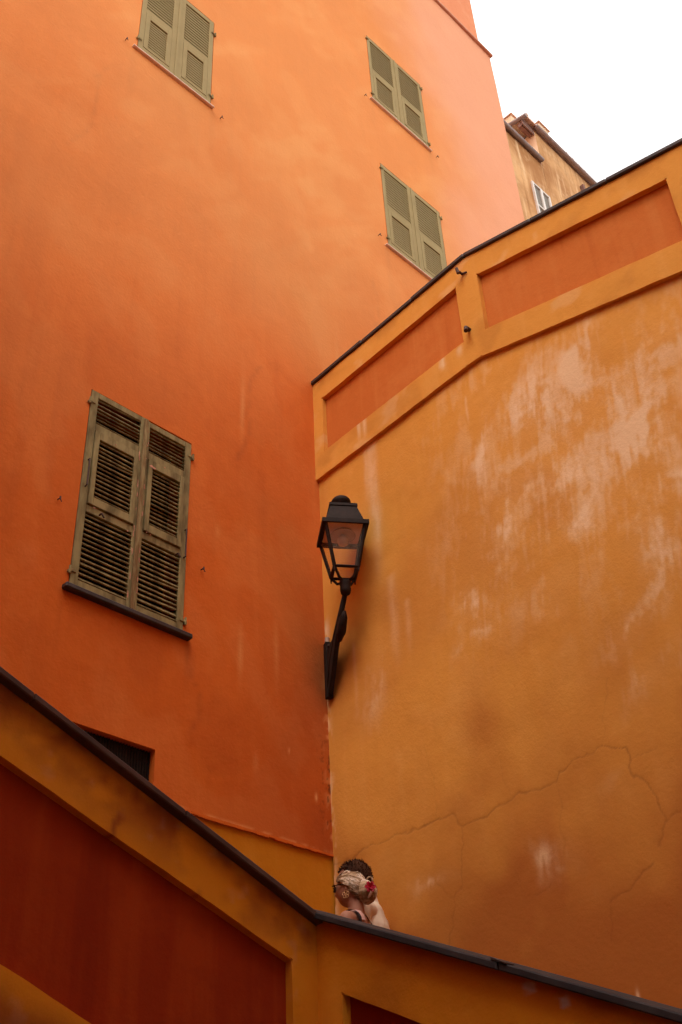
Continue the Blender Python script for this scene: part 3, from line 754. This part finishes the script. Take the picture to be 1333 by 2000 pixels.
# ================================================================== STREET LAMP
lamp = empty('street_lamp', (0.004, 7.452, 0))
lamp.rotation_euler = (0, 0, R(9.8))
tag(lamp, 'black iron wall lantern on an angled bracket in the corner of the walls', 'street lamp')
ZE, ZB = 6.88, 6.495          # eave and foot of the glass
he, hb = .163, .094
fr = MB()
for sx_, sy_ in ((-1,-1),(1,-1),(1,1),(-1,1)):
    fr.tube([(sx_*he,sy_*he,ZE-.005),(sx_*hb,sy_*hb,ZB)], .0155, 4)
    fr.tube([(sx_*hb,sy_*hb,ZB+.005),(sx_*hb*1.03,sy_*hb*1.03,ZB-.045)], [.011,.004], 6)      # drop finial
    fr.tube([(sx_*hb,sy_*hb,ZB),(sx_*.055,sy_*.055,ZB-.075),(sx_*.02,sy_*.02,ZB-.085)], .011, 6)
for k in range(4):
    p = [(-1,-1),(1,-1),(1,1),(-1,1)]; a_, b_ = p[k], p[(k+1)%4]
    fr.tube([(a_[0]*hb,a_[1]*hb,ZB),(b_[0]*hb,b_[1]*hb,ZB)], .0145, 4)
fr.build('lantern_frame', M['iron'], lamp)
# eave: hollow square skirt
ev = MB()
w0, w1 = .188, .160
for k in range(4):
    p = [(-1,-1),(1,-1),(1,1),(-1,1)]; a_, b_ = p[k], p[(k+1)%4]
    ev.hexa([(a_[0]*w0,a_[1]*w0,ZE-.026),(b_[0]*w0,b_[1]*w0,ZE-.026),(b_[0]*w1,b_[1]*w1,ZE-.018),(a_[0]*w1,a_[1]*w1,ZE-.018),(a_[0]*w0,a_[1]*w0,ZE+.012),(b_[0]*w0,b_[1]*w0,ZE+.012),(b_[0]*w1*.98,b_[1]*w1*.98,ZE+.016),(a_[0]*w1*.98,a_[1]*w1*.98,ZE+.016)])
ev.build('eave', M['iron'], lamp)
rf = MB()
def frust(mb, a0, z0, a1, z1): mb.hexa([(-a0,-a0,z0),(a0,-a0,z0),(a0,a0,z0),(-a0,a0,z0),(-a1,-a1,z1),(a1,-a1,z1),(a1,a1,z1),(-a1,a1,z1)])
frust(rf, .157, ZE+.017, .108, ZE+.195)
rf_o = rf.build('roof', M['iron'], lamp)
tp = MB(); frust(tp, .116, ZE+.196, .114, ZE+.222); tp.tube([(.10,-.10,ZE+.222),(.10,-.10,ZE+.232)], .006, 6); tp.build('roof_plate', M['iron'], rf_o)
cp_ = MB(); cp_.lathe([(.076,ZE+.2225),(.078,ZE+.285),(.082,ZE+.29),(.080,ZE+.315),(.066,ZE+.335),(.040,ZE+.350),(.006,ZE+.356)], 20); cp_.build('chimney_cap', M['iron'], rf_o, True)
li = MB(); li.box(-.145,.145,-.145,.145,ZE-.004,ZE+.010); lid = li.build('inner_lid', M['lamp_inner'], lamp)
rr = MB(); rr.lathe([(.10,ZE-.030),(.105,ZE-.034),(.085,ZE-.006),(.06,ZE-.005)], 24); rr.build('reflector_ring', M['lamp_refl'], lamp, True)
bb = MB(); bb.lathe([(.018,ZE-.006),(.020,ZE-.035),(.042,ZE-.06),(.050,ZE-.085),(.042,ZE-.11),(.018,ZE-.125),(.004,ZE-.128)], 16); bb.build('bulb', M['bulb'], lamp, True)
for k in range(4):
    p = [(-1,-1),(1,-1),(1,1),(-1,1)]; a_, b_ = p[k], p[(k+1)%4]
    e = .985
    mesh_obj('glass_pane', [(a_[0]*he*e,a_[1]*he*e,ZE-.016),(b_[0]*he*e,b_[1]*he*e,ZE-.016),(b_[0]*hb*e,b_[1]*hb*e,ZB+.004),(a_[0]*hb*e,a_[1]*hb*e,ZB+.004)], [(0,1,2,3)], M['lamp_glass'], lamp)
mesh_obj('glass_pane', [(-hb*.98,-hb*.98,ZB+.001),(hb*.98,-hb*.98,ZB+.001),(hb*.98,hb*.98,ZB+.001),(-hb*.98,hb*.98,ZB+.001)], [(0,1,2,3)], M['lamp_glass'], lamp)
so = MB(); so.lathe([(.012,ZB-.205),(.036,ZB-.195),(.044,ZB-.165),(.042,ZB-.125),(.046,ZB-.115),(.046,ZB-.085),(.030,ZB-.078)], 16); so.build('socket', M['iron'], lamp, True)
# bracket: in lamp-local coordinates (lamp axis at the origin, the corner behind it)
inv = Matrix.Rotation(-R(9.8), 4, 'Z') @ Matrix.Translation((-.004,-7.452,0))
def LL(p): return inv @ Vector(p)
br = MB()
kx, ky = K.x, K.y
dirv = (Vector((0.004,7.452,0)) - Vector((kx,ky,0))).normalized()
def along(t, z): 
    return LL((kx+dirv.x*t, ky+dirv.y*t, z))
TL = (Vector((0.004,7.452,0)) - Vector((kx,ky,0))).length
arm = [along(.07,5.72), along(.16,5.93), along(.30,6.09), along(TL-.02,ZB-.19)]
br.tube(arm, [.024,.028,.026,.020], 10)
br.build('bracket_arm', M['iron'], lamp, True)
# gusset plate between arm and wall plate
def plate_poly(pts, th):
    m_ = MB(); nrm = Vector((-dirv.y, dirv.x, 0)); 
    A = [m_.bm.verts.new(LL((kx+dirv.x*t+nrm.x*th, ky+dirv.y*t+nrm.y*th, z))) for t, z in pts]
    B2 = [m_.bm.verts.new(LL((kx+dirv.x*t-nrm.x*th, ky+dirv.y*t-nrm.y*th, z))) for t, z in pts]
    m_.bm.faces.new(A); m_.bm.faces.new(B2[::-1]); n_ = len(pts)
    for k in range(n_): m_.bm.faces.new((A[k], B2[k], B2[(k+1)%n_], A[(k+1)%n_]))
    return m_
plate_poly([(.045,5.73),(.10,5.67),(.30,5.98),(.36,6.06),(.42,6.08),(.46,6.16),(.40,6.17),(.25,6.08),(.06,6.03)], .019).build('gusset', M['iron'], lamp)
wp = plate_poly([(.035,5.655),(.085,5.655),(.095,6.14),(.035,6.14)], .026); wp.build('wall_plate', M['iron'], lamp)
bl = MB()
c0 = along(.40,6.075)
bl.tube([along(.36,6.00),along(.43,6.045),along(.50,6.13),along(.53,6.175)], [.018,.036,.030,.010], 10)
bl.build('scroll', M['iron'], lamp, True)
for z in (5.71, 6.10):
    b_ = MB(); p = along(.09, z); q_ = along(.115, z); b_.tube([p, q_], .013, 6); b_.build('bolt', M['rust'], lamp)
# conduit and mortar patch above the plate
cd = MB(); cd.tube([LL((kx+.02,ky-.05,6.20)), LL((kx+.015,ky-.045,6.12))], .018, 8); cd.build('conduit_stub', M['mortar'], lamp)

# ================================================================== FAR BUILDING
G = Vector((5.0101, 16.2450, 0))
fb = empty('apartment_building', G, ROT_L)
tag(fb, 'weathered stained beige house with tiled roof, far behind the ochre wall', 'building')
m_ = MB(); m_.box(-4,6.5,0,8,8.0,24.42)
# main block only right of x=0 reaches the upper eave; the wing is lower
m_.bm.free(); 
m_ = MB(); m_.box(0.0,6.5,0,7,7.9,24.40); wall_main = m_.build('wall', M['far_wall'], fb)
m_ = MB(); m_.box(-4.0,-.004,.002,7,7.9,23.12); m_.build('wing_wall', M['far_wall'], fb)
m_ = MB(); m_.box(-.012,-.0045,.0,6.9,23.12,24.38); m_.build('side_wall', M['far_side'], fb)
m_ = MB(); m_.tube([(-4,-.07,23.17),(-.06,-.07,23.17)], .055, 10); m_.build('gutter', M['gutter'], fb, True)
m_ = MB(); m_.tube([(-.05,-.09,24.47),(6.6,-.09,24.47)], .065, 10); m_.build('gutter', M['gutter'], fb, True)
m_ = MB(); m_.hexa([(-.42,-.10,24.49),(6.6,-.10,24.49),(6.6,3.5,25.3),(-.42,3.5,25.3),(-.42,-.10,24.54),(6.6,-.10,24.54),(6.6,3.5,25.36),(-.42,3.5,25.36)]); roof = m_.build('roof', M['tile'], fb)
m_ = MB(); m_.hexa([(-4.1,-.05,23.23),(-.02,-.05,23.23),(-.02,3.5,23.5),(-4.1,3.5,23.5),(-4.1,-.05,23.27),(-.02,-.05,23.27),(-.02,3.5,23.55),(-4.1,3.5,23.55)]); m_.build('wing_roof', M['tile'], fb)
me_t = None
for i in range(26):     # barrel tiles along the eave
    x = -.36 + i*.26
    t = MB(); t.tube([(0,-.08,24.56),(0,.9,24.78)], [.065,.06], 8); 
    if me_t is None:
        o = t.build('roof_tile', M['tile'], roof); me_t = o.data
    else:
        t.bm.free(); o = link('roof_tile', me_t, roof)
    o.location = (x, random.uniform(-.03,.03), random.uniform(-.01,.015))
for i in range(6):      # rafters under the side overhang
    m_ = MB(); y = .05 + i*.30; m_.box(-.44, -.013, y, y+.10, 24.26, 24.40+.05*i, .006); m_.build('rafter', M['rafter'], fb)
m_ = MB(); m_.tube([(-.47,-.12,24.44),(-.47,3.4,25.2)], .055, 8); m_.build('gutter', M['gutter'], fb, True)
m_ = MB(); m_.box(-.47,-.02,.0,.03,24.24,24.48,.004); m_.build('barge_board', M['rafter'], fb)
# chimney stacks standing just behind the eave
for x0, x1, zt in ((-.45,.08,24.90),(.88,1.28,25.92),(1.40,1.74,25.62)):
    m_ = MB(); m_.box(x0, x1, .26, .70, 24.55, zt, .02); ck = m_.build('chimney', M['far_side'], fb)
    m_ = MB(); m_.hexa([(x0-.04,.22,zt+.002),(x1+.04,.22,zt+.002),(x1+.04,.74,zt+.002),(x0-.04,.74,zt+.002),(x0+.05,.30,zt+.10),(x1-.02,.30,zt+.06),(x1-.02,.66,zt+.06),(x0+.05,.66,zt+.10)]); m_.build('chimney_cap', M['tile'], ck)
# window with white frame
wx0, wx1, wz0, wz1 = -.74, -.08, 20.45, 21.86
wf = MB()
for q in ((wx0,wx0+.055,wz0,wz1),(wx1-.055,wx1,wz0,wz1),((wx0+wx1)/2-.04,(wx0+wx1)/2+.04,wz0,wz1)): wf.box(q[0],q[1],-.05,.0,q[2],q[3],.004)
for z in (wz0, wz0+.62, wz1-.05): 
    wf.box(wx0+.056,(wx0+wx1)/2-.041,-.045,.0,z,z+.05,.004); wf.box((wx0+wx1)/2+.041,wx1-.056,-.045,.0,z,z+.05,.004)
win = wf.build('window', M['white_frame'], fb)
for a_, b_ in ((wx0+.05,(wx0+wx1)/2-.03),((wx0+wx1)/2+.03,wx1-.05)):
    for z0, z1 in ((wz0+.04,wz0+.63),(wz0+.66,wz1-.04)):
        m_ = MB(); m_.box(a_, b_, -.018, -.008, z0, z1); m_.build('pane', M['pane'], win)
for x, z in ((1.72,23.75),(-1.05,20.15)):
    m_ = MB(); m_.box(x-.04,x+.04,-.10,.0,z-.12,z+.12,.01); m_.build('wall_bracket', M['rafter'], fb)

# ================================================================== unseen houses added behind the viewer to block sky light
def opposite(frame, x0, x1, y, h, label):
    ob = empty('sky_blocker_house', frame[0], frame[1]); tag(ob, label, 'building')
    m_ = MB(); m_.box(x0, x1, y-8, y, .004, h); m_.build('wall', M['opp'], ob)  # wall of the added sky blocker
    m_ = MB(); m_.hexa([(x0-.3,y-8.3,h),(x1+.3,y-8.3,h),(x1+.3,y+.35,h),(x0-.3,y+.35,h),(x0+1,y-5,h+1.5),(x1-1,y-5,h+1.5),(x1-1,y-3.5,h+1.5),(x0+1,y-3.5,h+1.5)]); m_.build('roof', M['tile'], ob)
    n_ = int((x1-x0)//2.6)
    for i in range(n_):
        for fl_ in range(int(h//3.2)):
            cx = x0+1.3+i*2.6; z = 1.2+fl_*3.1
            m_ = MB(); m_.box(cx-.5,cx-.01,y-.005,y+.04,z,z+1.6,.01); m_.box(cx+.01,cx+.5,y-.005,y+.04,z,z+1.6,.01); m_.build('shutter', M['shutter'], ob)  # shutters of the added sky blocker
    return ob
opposite(FR_L, -5.9, 6, -8.2, 11.8, 'unseen orange house added to block sky light, facing the tall building')
opposite(FR_Y, .5, 8.0, -6.3, 10.6, 'unseen orange house added to block sky light, facing the retaining wall')

# ================================================================== PEOPLE
def eval_mesh(ob):
    dg_ = bpy.context.evaluated_depsgraph_get(); dg_.update()
    ev_ = ob.evaluated_get(dg_)
    return bpy.data.meshes.new_from_object(ev_)

def head_bm(bm, c, H, yaw=0.0, pitch=0.0, female=True):
    """a head of height H with its centre at c; face towards +x"""
    res = bmesh.ops.create_uvsphere(bm, u_segments=40, v_segments=28, radius=1.0)
    mt = Matrix.Translation(c) @ Matrix.Rotation(yaw, 4, 'Z') @ Matrix.Rotation(pitch, 4, 'Y')
    for v in res['verts']:
        x, y, z = v.co
        # skull
        lx = .44*H; ly = .345*H; lz = .5*H
        jaw = max(0, -z)
        px = x*lx; py = y*ly*(1-.30*jaw**1.5); pz = z*lz
        if x > 0:
            px = x*lx*(1 - .10*jaw) + .02*H*jaw
            px -= .03*H*max(0, 1-abs(z-.12)/.16)*max(0, 1-abs(abs(y)-.38)/.28)   # eye sockets
            px += .025*H*max(0, 1-abs(z-.30)/.14)*max(0,1-abs(y)/.7)          # brow
            px += .10*H*max(0, 1-abs(z+.16)/.20)*max(0, 1-abs(y)/.20)          # nose
            px += .028*H*max(0, 1-abs(z+.52)/.10)*max(0, 1-abs(y)/.32)          # mouth
            px += .03*H*max(0, 1-abs(z+.80)/.16)*max(0, 1-abs(y)/.4)           # chin
        else:
            px = x*lx*(1 - .38*jaw)
        v.co = mt @ Vector((px, py, pz))
    for s in (-1, 1):      # ears
        e = bmesh.ops.create_uvsphere(bm, u_segments=12, v_segments=8, radius=1.0)
        for v in e['verts']:
            v.co = mt @ Vector((v.co.x*.060*H - .02*H + v.co.z*-.012*H, s*(.350*H) + v.co.y*.045*H*(1+.5*v.co.x*-1), v.co.z*.125*H - .03*H))

def person(name, loc, yaw, Ht, female, label, skin, arm_pose, lean=0.0):
    root = empty(name, loc, yaw); tag(root, label, 'person')
    s = Ht/1.70
    sh = .165 if female else .195
    J = {}; Rd = {}; E_ = []
    def add(k, p, r, par=None):
        J[k] = Vector(p)*s; Rd[k] = r*s
        if par: E_.append((par, k))
    add('pelvis', (0,0,.94), .125)
    add('waist', (.0,0,1.08), .108 if female else .125, 'pelvis'); add('chest', (.01,0,1.26), .128 if female else .145, 'waist')
    add('upchest', (-.005,0,1.37), .088, 'chest'); add('neck', (-.005+lean*.5,0,1.47), .052 if female else .060, 'upchest'); add('skull', (.012+lean,0,1.56), .055, 'neck')
    for sg, n_ in ((1,'l'),(-1,'r')):
        add('sh'+n_, (-.005,sg*sh,1.352), .052, 'upchest')
        el = arm_pose[n_][0]; wr = arm_pose[n_][1]
        add('el'+n_, el, .040, 'sh'+n_); add('wr'+n_, wr, .027, 'el'+n_)
        d_ = (Vector(wr)-Vector(el)).normalized(); pal = Vector(wr)+d_*.055
        add('pal'+n_, pal, .030, 'wr'+n_)
        side = Vector((1,0,0)); side = (side - d_*side.dot(d_)).normalized(); bend_ = d_.cross(side)*sg
        for i, (o_, ln) in enumerate(((.033,.072),(.011,.082),(-.011,.076),(-.033,.060))):
            k0 = Vector(pal)+d_*.035+side*o_; add(f'f{i}a{n_}', k0, .0098, 'pal'+n_)
            k1 = k0+d_*ln*.5+bend_*.008; add(f'f{i}b{n_}', k1, .0088, f'f{i}a{n_}'); add(f'f{i}c{n_}', k1+d_*ln*.42+bend_*.024, .0075, f'f{i}b{n_}')
        t0 = Vector(wr)+d_*.03+side*.038; add('ta'+n_, t0, .011, 'wr'+n_); add('tb'+n_, t0+d_*.035+side*.018, .0095, 'ta'+n_); add('tc'+n_, t0+d_*.062+side*.018, .008, 'tb'+n_)
        st_ = .12*sg
        add('hip'+n_, (0,sg*.085,.88), .095, 'pelvis'); add('kn'+n_, (.03+st_*.6,sg*.09,.49), .060, 'hip'+n_); add('an'+n_, (-.01+st_,sg*.09,.085), .036, 'kn'+n_)
        add('ft'+n_, (.07+st_,sg*.095,.042), .036, 'an'+n_); add('toe'+n_, (.17+st_,sg*.10,.030), .024, 'ft'+n_)
    bm = bmesh.new()
    TOR = ('pelvis','waist','chest','upchest')
    def blob(p, rx, ry, rz, seg=14):
        r_ = bmesh.ops.create_uvsphere(bm, u_segments=seg, v_segments=seg//2+1, radius=1.0)
        for v in r_['verts']: v.co = Vector((p.x+v.co.x*rx, p.y+v.co.y*ry, p.z+v.co.z*rz))
    def ellip(k): return (Rd[k]*.80, Rd[k]*1.22) if k in TOR else (Rd[k], Rd[k])
    for k in J:
        ex, ey = ellip(k); blob(J[k], ex, ey, min(ex, ey), 16 if Rd[k] > .02 else 8)
    for a_, b_ in E_:
        n_ = 8 if Rd[b_] < .015 else 14
        tz = a_ in TOR and b_ in TOR
        if tz:
            rings = []
            for k in (a_, b_):
                ex, ey = ellip(k)
                rings.append([bm.verts.new((J[k].x+ex*math.cos(q*2*math.pi/20), J[k].y+ey*math.sin(q*2*math.pi/20), J[k].z)) for q in range(20)])
            for q in range(20): bm.faces.new((rings[0][q], rings[0][(q+1)%20], rings[1][(q+1)%20], rings[1][q]))
            bm.faces.new(rings[0][::-1]); bm.faces.new(rings[1])
        else:
            ra = min(Rd[a_], .06*s if a_ in TOR else Rd[a_]); mb_ = MB(); mb_.bm.free(); mb_.bm = bm
            if (J[b_]-J[a_]).length > 1e-4: mb_.tube([J[a_], J[b_]], [ra if a_ not in TOR or b_.startswith('hip') is False else .09*s, Rd[b_]], n_)
    if female:
        for sg in (1,-1): blob(Vector((.085,sg*.065,1.235))*s, .055*s, .058*s, .055*s)
    bmesh.ops.recalc_face_normals(bm, faces=bm.faces)
    m1 = bpy.data.meshes.new('body'); bm.to_mesh(m1); bm.free()
    Hh = .224*s if female else .236*s
    hc = Vector(((.030+lean)*s, 0, 1.585*s))
    bm = bmesh.new(); bm.from_mesh(m1)
    head_bm(bm, hc, Hh, female=female)
    m2 = bpy.data.meshes.new('body'); bm.to_mesh(m2); bm.free(); bpy.data.meshes.remove(m1)
    tmp = bpy.data.objects.new('tmp_body', m2); COL.objects.link(tmp)
    rm_ = tmp.modifiers.new('rm','REMESH'); rm_.mode = 'VOXEL'; rm_.voxel_size = .0075; rm_.use_smooth_shade = True
    sm = tmp.modifiers.new('sm','SMOOTH'); sm.factor = .5; sm.iterations = 2
    m3 = eval_mesh(tmp); bpy.data.objects.remove(tmp)
    m3.name = 'body'; m3.materials.clear(); m3.materials.append(skin)
    zmin = min(v.co.z for v in m3.vertices)
    body = link('body', m3, root); body.location.z = -zmin
    return root, body, s, hc - Vector((0,0,zmin)), Hh

def garment(root, body, name, mat, cond, off=.009):
    bm = bmesh.new(); bm.from_mesh(body.data)
    dead = [f for f in bm.faces if not cond(f.calc_center_median())]
    bmesh.ops.delete(bm, geom=dead, context='FACES')
    bm.normal_update()
    nrm = {v: v.normal.copy() for v in bm.verts}
    for v in bm.verts: v.co += nrm[v]*off
    m = bpy.data.meshes.new(name); bm.to_mesh(m); bm.free(); m.materials.clear(); m.materials.append(mat)
    for p in m.polygons: p.use_smooth = True
    o = link(name, m, root); o.location = body.location
    return o

# --- woman
arms = {'l': ((.03,.24,1.12),(.22,.20,.98)), 'r': ((-.06,-.24,1.11),(.06,-.25,.87))}
wl_yaw = math.atan2(.36, -.93)
woman, wbody, s, hc, Hh = person('person', (-.038, 7.05, LAND+.002), wl_yaw, 1.63, True,
    'woman in a black strappy top, blond hair pinned up with a pink flower clip', M['skin'], arms)
bz = wbody.location.z
garment(woman, wbody, 'top', M['black_cloth'], lambda c: .98*s < c.z < 1.30*s and abs(c.y) < .20*s)
garment(woman, wbody, 'trim', M['pink_cloth'], lambda c: 1.365*s < c.z < 1.43*s and .035*s < abs(c.y) < .105*s and c.x < .03, .008)
garment(woman, wbody, 'strap', M['black_cloth'], lambda c: 1.29*s < c.z < 1.50*s and .085*s < abs(c.y) < .130*s, .012)
garment(woman, wbody, 'skirt', M['denim'], lambda c: .60*s < c.z < 1.0*s and abs(c.y) < .21*s, .012)
garment(woman, wbody, 'shoe', M['shoe'], lambda c: c.z < .075*s, .005)
# hair: shell swept back to a knot, with strands
def hair_strands(root, hc, Hh, mat_a, mat_b, knot, n=644):
    groups = {0: MB(), 1: MB(), 2: MB()}
    clumps = [(random.random(), random.choice((-1,1)), random.random(), random.gauss(0,.010), random.gauss(0,.012)) for _ in range(46)]
    for i in range(n):
        a0, sd_, tone_r, cy_, cz_ = clumps[i % 46]
        a_ = min(.999, max(0, a0 + random.gauss(0,.012)))
        tone = (1 if tone_r < .62 else 0) if a_ < .52 else (2 if tone_r < .55 else 0)
        rag = random.uniform(-.05,.05)
        if a_ < .35: u_ = a_/.35; ux, uz = .80-.32*u_, .58-.22*u_
        elif a_ < .6: u_ = (a_-.35)/.25; ux, uz = .48-.45*u_, .36-.20*u_
        else: u_ = (a_-.6)/.4; ux, uz = .03-.62*u_, .16-.78*u_
        uz -= abs(rag)*1.2; ux += rag*.6
        uy = sd_*math.sqrt(max(0, 1-ux*ux-uz*uz))*random.uniform(.0 if a_ < .12 else .75, 1.0)
        x0, y0, z0 = ux*.46*Hh, uy*.36*Hh, uz*.52*Hh
        p0 = hc + Vector((x0, y0, z0))
        p3 = hc + Vector(knot) + Vector((random.gauss(0,.006), cy_+random.gauss(0,.006), cz_+random.gauss(0,.006)))
        pts = []
        for k in range(9):
            u = k/8
            p = p0.lerp(p3, u); d_ = p - hc
            # push out on to an ellipsoid around the skull
            e = Vector((d_.x/(.52*Hh), d_.y/(.425*Hh), (d_.z)/(.57*Hh)))
            L = e.length
            want = (.90+.10*min(1,u*4)) + random.uniform(-.004,.004) 
            if u < .85 and L > 1e-4: 
                dd_ = d_*(max(want, L)/L) if L < want else d_
                p = hc + dd_
            pts.append(p)
        groups[tone].tube(pts, [.0016]+[.0040]*6+[.0040,.003], 5)
    groups[0].build('hair_strands', mat_a, root, True); groups[1].build('hair_strands', mat_b, root, True); groups[2].build('hair_strands', M['blond_dark'], root, True)
def hair_shell(root, hc, Hh, mat, fx, thick, cut, name='hair'):
    bm = bmesh.new(); r_ = bmesh.ops.create_uvsphere(bm, u_segments=40, v_segments=28, radius=1.0)
    kill = []
    for v in bm.verts:
        x, y, z = v.co
        if cut(x, y, z): kill.append(v)
        nn = 1 + .02*mnoise.noise(Vector((x*3,y*14,z*6)))
        v.co = hc + Vector((x*(.44+thick)*Hh*nn*(1 - (.38*max(0,-z) if x<0 else 0)) + fx*Hh, y*(.345+thick)*Hh*nn*(1-.3*max(0,-z)**1.5), z*(.5+thick)*Hh*nn))
    bmesh.ops.delete(bm, geom=kill, context='VERTS')
    m = bpy.data.meshes.new(name); bm.to_mesh(m); bm.free(); m.materials.append(mat)
    for p in m.polygons: p.use_smooth = True
    return link(name, m, root)
hair_shell(woman, hc, Hh, M['blond'], -.01, .030, lambda x,y,z: z < np.interp(x, [-1,-.7,-.25,.0,.05,.48,.8,1], [-.58,-.58,-.40,.02,.20,.40,.62,.66]))
kn = (-.50*Hh, 0, -.12*Hh)
hair_strands(woman, hc, Hh, M['blond'], M['blond_light'], kn)
kb = MB()
kb.lathe([(.010,-.058),(.038,-.046),(.054,-.016),(.052,.018),(.036,.044),(.010,.056)], 18); ko = kb.build('hair_knot', M['blond'], woman, True)
ko.location = hc + Vector((-.50*Hh, .0, -.13*Hh)); ko.scale = (1.05,1.35,1.2)
for k in range(7):
    t = MB(); pts = []
    for q in range(12):
        an = q/11*4.6 + k; rad = .060 + .004*math.sin(k*2)
        pts.append(Vector((rad*.85*math.cos(an), (k-3)*.012 + .006*math.sin(an*2), rad*math.sin(an))))
    t.tube(pts, [.003]+[.009]*10+[.003], 6); o = t.build('hair_coil', M['blond_light'] if k % 3 == 0 else M['blond'], woman, True)
    o.location = ko.location
# loop of hair standing up from the clip
t = MB(); pts = [Vector((-.01+  .020*math.cos(a_), .0, .022*math.sin(a_))) for a_ in np.linspace(-.5,3.9,14)]; t.tube(pts, .0050, 6); o = t.build('hair_coil', M['blond'], woman, True); o.location = hc+Vector((-.62*Hh,.03,.13*Hh))
# flower clip: it sits on the viewer's side of the knot
fl_c = hc + Vector((-.74*Hh, .068, -.12*Hh))
fm = MB()
for ring, (rr_, tilt_, n_) in enumerate(((.030,.25,6),(.018,.75,5))):
    for k in range(n_):
        an = k*2*math.pi/n_ + ring*.5
        dirp = Vector((-.35, 0, 0)) 
        ux = Vector((0.35,.0,0)); 
        # petal in the plane whose normal points out and back
        nrm = Vector((-.55,.83,.05)).normalized(); ta = nrm.cross(Vector((0,0,1))).normalized(); tb = nrm.cross(ta)
        rad_ = ta*math.cos(an)+tb*math.sin(an); tan_ = nrm.cross(rad_)
        c0 = fl_c
        P = [c0, c0+rad_*rr_*.55+tan_*rr_*.42+nrm*tilt_*.012, c0+rad_*rr_*1.05+tan_*rr_*.34+nrm*(tilt_*.03+.006), c0+rad_*rr_*1.22+nrm*(tilt_*.03-.002), c0+rad_*rr_*1.05-tan_*rr_*.34+nrm*(tilt_*.03+.006), c0+rad_*rr_*.55-tan_*rr_*.42+nrm*tilt_*.012]
        q_ = P+[p - nrm*.004 for p in P]
        vv = [fm.bm.verts.new(p) for p in q_]
        fm.bm.faces.new(vv[:6]); fm.bm.faces.new(vv[6:][::-1])
        for e in range(6): fm.bm.faces.new((vv[e], vv[6+e], vv[6+(e+1)%6], vv[(e+1)%6]))
fm.build('flower_clip', M['pink'], woman)
# earring on the viewer's side (left ear of the woman)
er = MB(); ec = hc + Vector((.0, .36*Hh, -.215*Hh))
er.tube([hc+Vector((-.01,.362*Hh,-.11*Hh)), ec+Vector((0,0,.018))], .0016, 5)
for k in range(5):
    an = k*2*math.pi/5 + .3; cc = ec + Vector((math.cos(an)*.014, 0, math.sin(an)*.014))
    er.tube([cc + Vector((.0095*math.cos(a_),.001*math.sin(2*a_),.0095*math.sin(a_))) for a_ in np.linspace(0,2*math.pi,13)], .0015, 5)
er.build('earring', M['gold'], woman, True)
# sunglasses
sg = MB()
for sd_ in (1,-1):
    c0 = hc + Vector((.455*Hh, sd_*.155*Hh, .07*Hh))
    pts = [(c0.x-abs(math.cos(a_))*0.0 - (.014 if math.cos(a_)*sd_>.5 else 0), c0.y+.031*math.cos(a_), c0.z+.024*math.sin(a_)) for a_ in np.linspace(0,2*math.pi,17)[:-1]]
    A = [sg.bm.verts.new(p) for p in pts]; B2 = [sg.bm.verts.new((p[0]-.005,p[1],p[2])) for p in pts]
    sg.bm.faces.new(A); sg.bm.faces.new(B2[::-1])
    for k in range(16): sg.bm.faces.new((A[k],B2[k],B2[(k+1)%16],A[(k+1)%16]))
    sg.tube([hc+Vector((.44*Hh,sd_*.30*Hh,.10*Hh)), hc+Vector((.2*Hh,sd_*.375*Hh,.09*Hh)), hc+Vector((-.04*Hh,sd_*.375*Hh,.06*Hh))], .0035, 6)
sg.tube([hc+Vector((.47*Hh,-.03,.09*Hh)), hc+Vector((.47*Hh,.03,.09*Hh))], .003, 6)
sg.build('sunglasses', M['lens'], woman)

# --- man behind her
arms = {'l': ((.0,.27,1.12),(.14,.27,.90)), 'r': ((-.02,-.27,1.12),(.10,-.28,.89))}
man, mbody, s, hc, Hh = person('person', (.050, 7.42, LAND+.002), wl_yaw+.10, 1.825, False,
    'man with short dark brown hair and beige shirt, half hidden behind the blond woman', M['skin_m'], arms, .055)
garment(man, mbody, 'shirt', M['beige_cloth'], lambda c: .92*s < c.z < 1.475*s and (abs(c.y) < .30*s and c.z > .96*s or abs(c.y) < .19*s) and c.z > (1.15*s if abs(c.y) > .215*s else 0), .012)
garment(man, mbody, 'trousers', M['denim'], lambda c: .07*s < c.z < .96*s and abs(c.y) < .205*s, .010)
garment(man, mbody, 'shoe', M['shoe'], lambda c: c.z < .075*s, .007)
hair_shell(man, hc, Hh, M['brown_hair'], -.012, .040, lambda x,y,z: (x > .35 and z < .45) or z < -.35 or (x > .05 and z < -.05))
tm = MB()
for i in range(900):
    z = random.uniform(-.3, 1); an = random.uniform(-math.pi, math.pi); r_ = math.sqrt(max(0,1-z*z)); x, y = r_*math.cos(an), r_*math.sin(an)
    if (x > .38 and z < .45) or (x > .05 and z < -.05): continue
    p = hc + Vector((x*.475*Hh-.012*Hh, y*.38*Hh, z*.535*Hh)); d_ = Vector((x,y,z+.25)).normalized()
    L = .006 + .006*max(0,z)
    tm.tube([p, p+(d_+Vector((random.gauss(0,.5),random.gauss(0,.5),random.gauss(0,.4)))*.8)*L], [.0035,.0008], 4, caps=False)
tm.build('hair_tufts', M['brown_hair'], man)['kind'] = 'stuff'
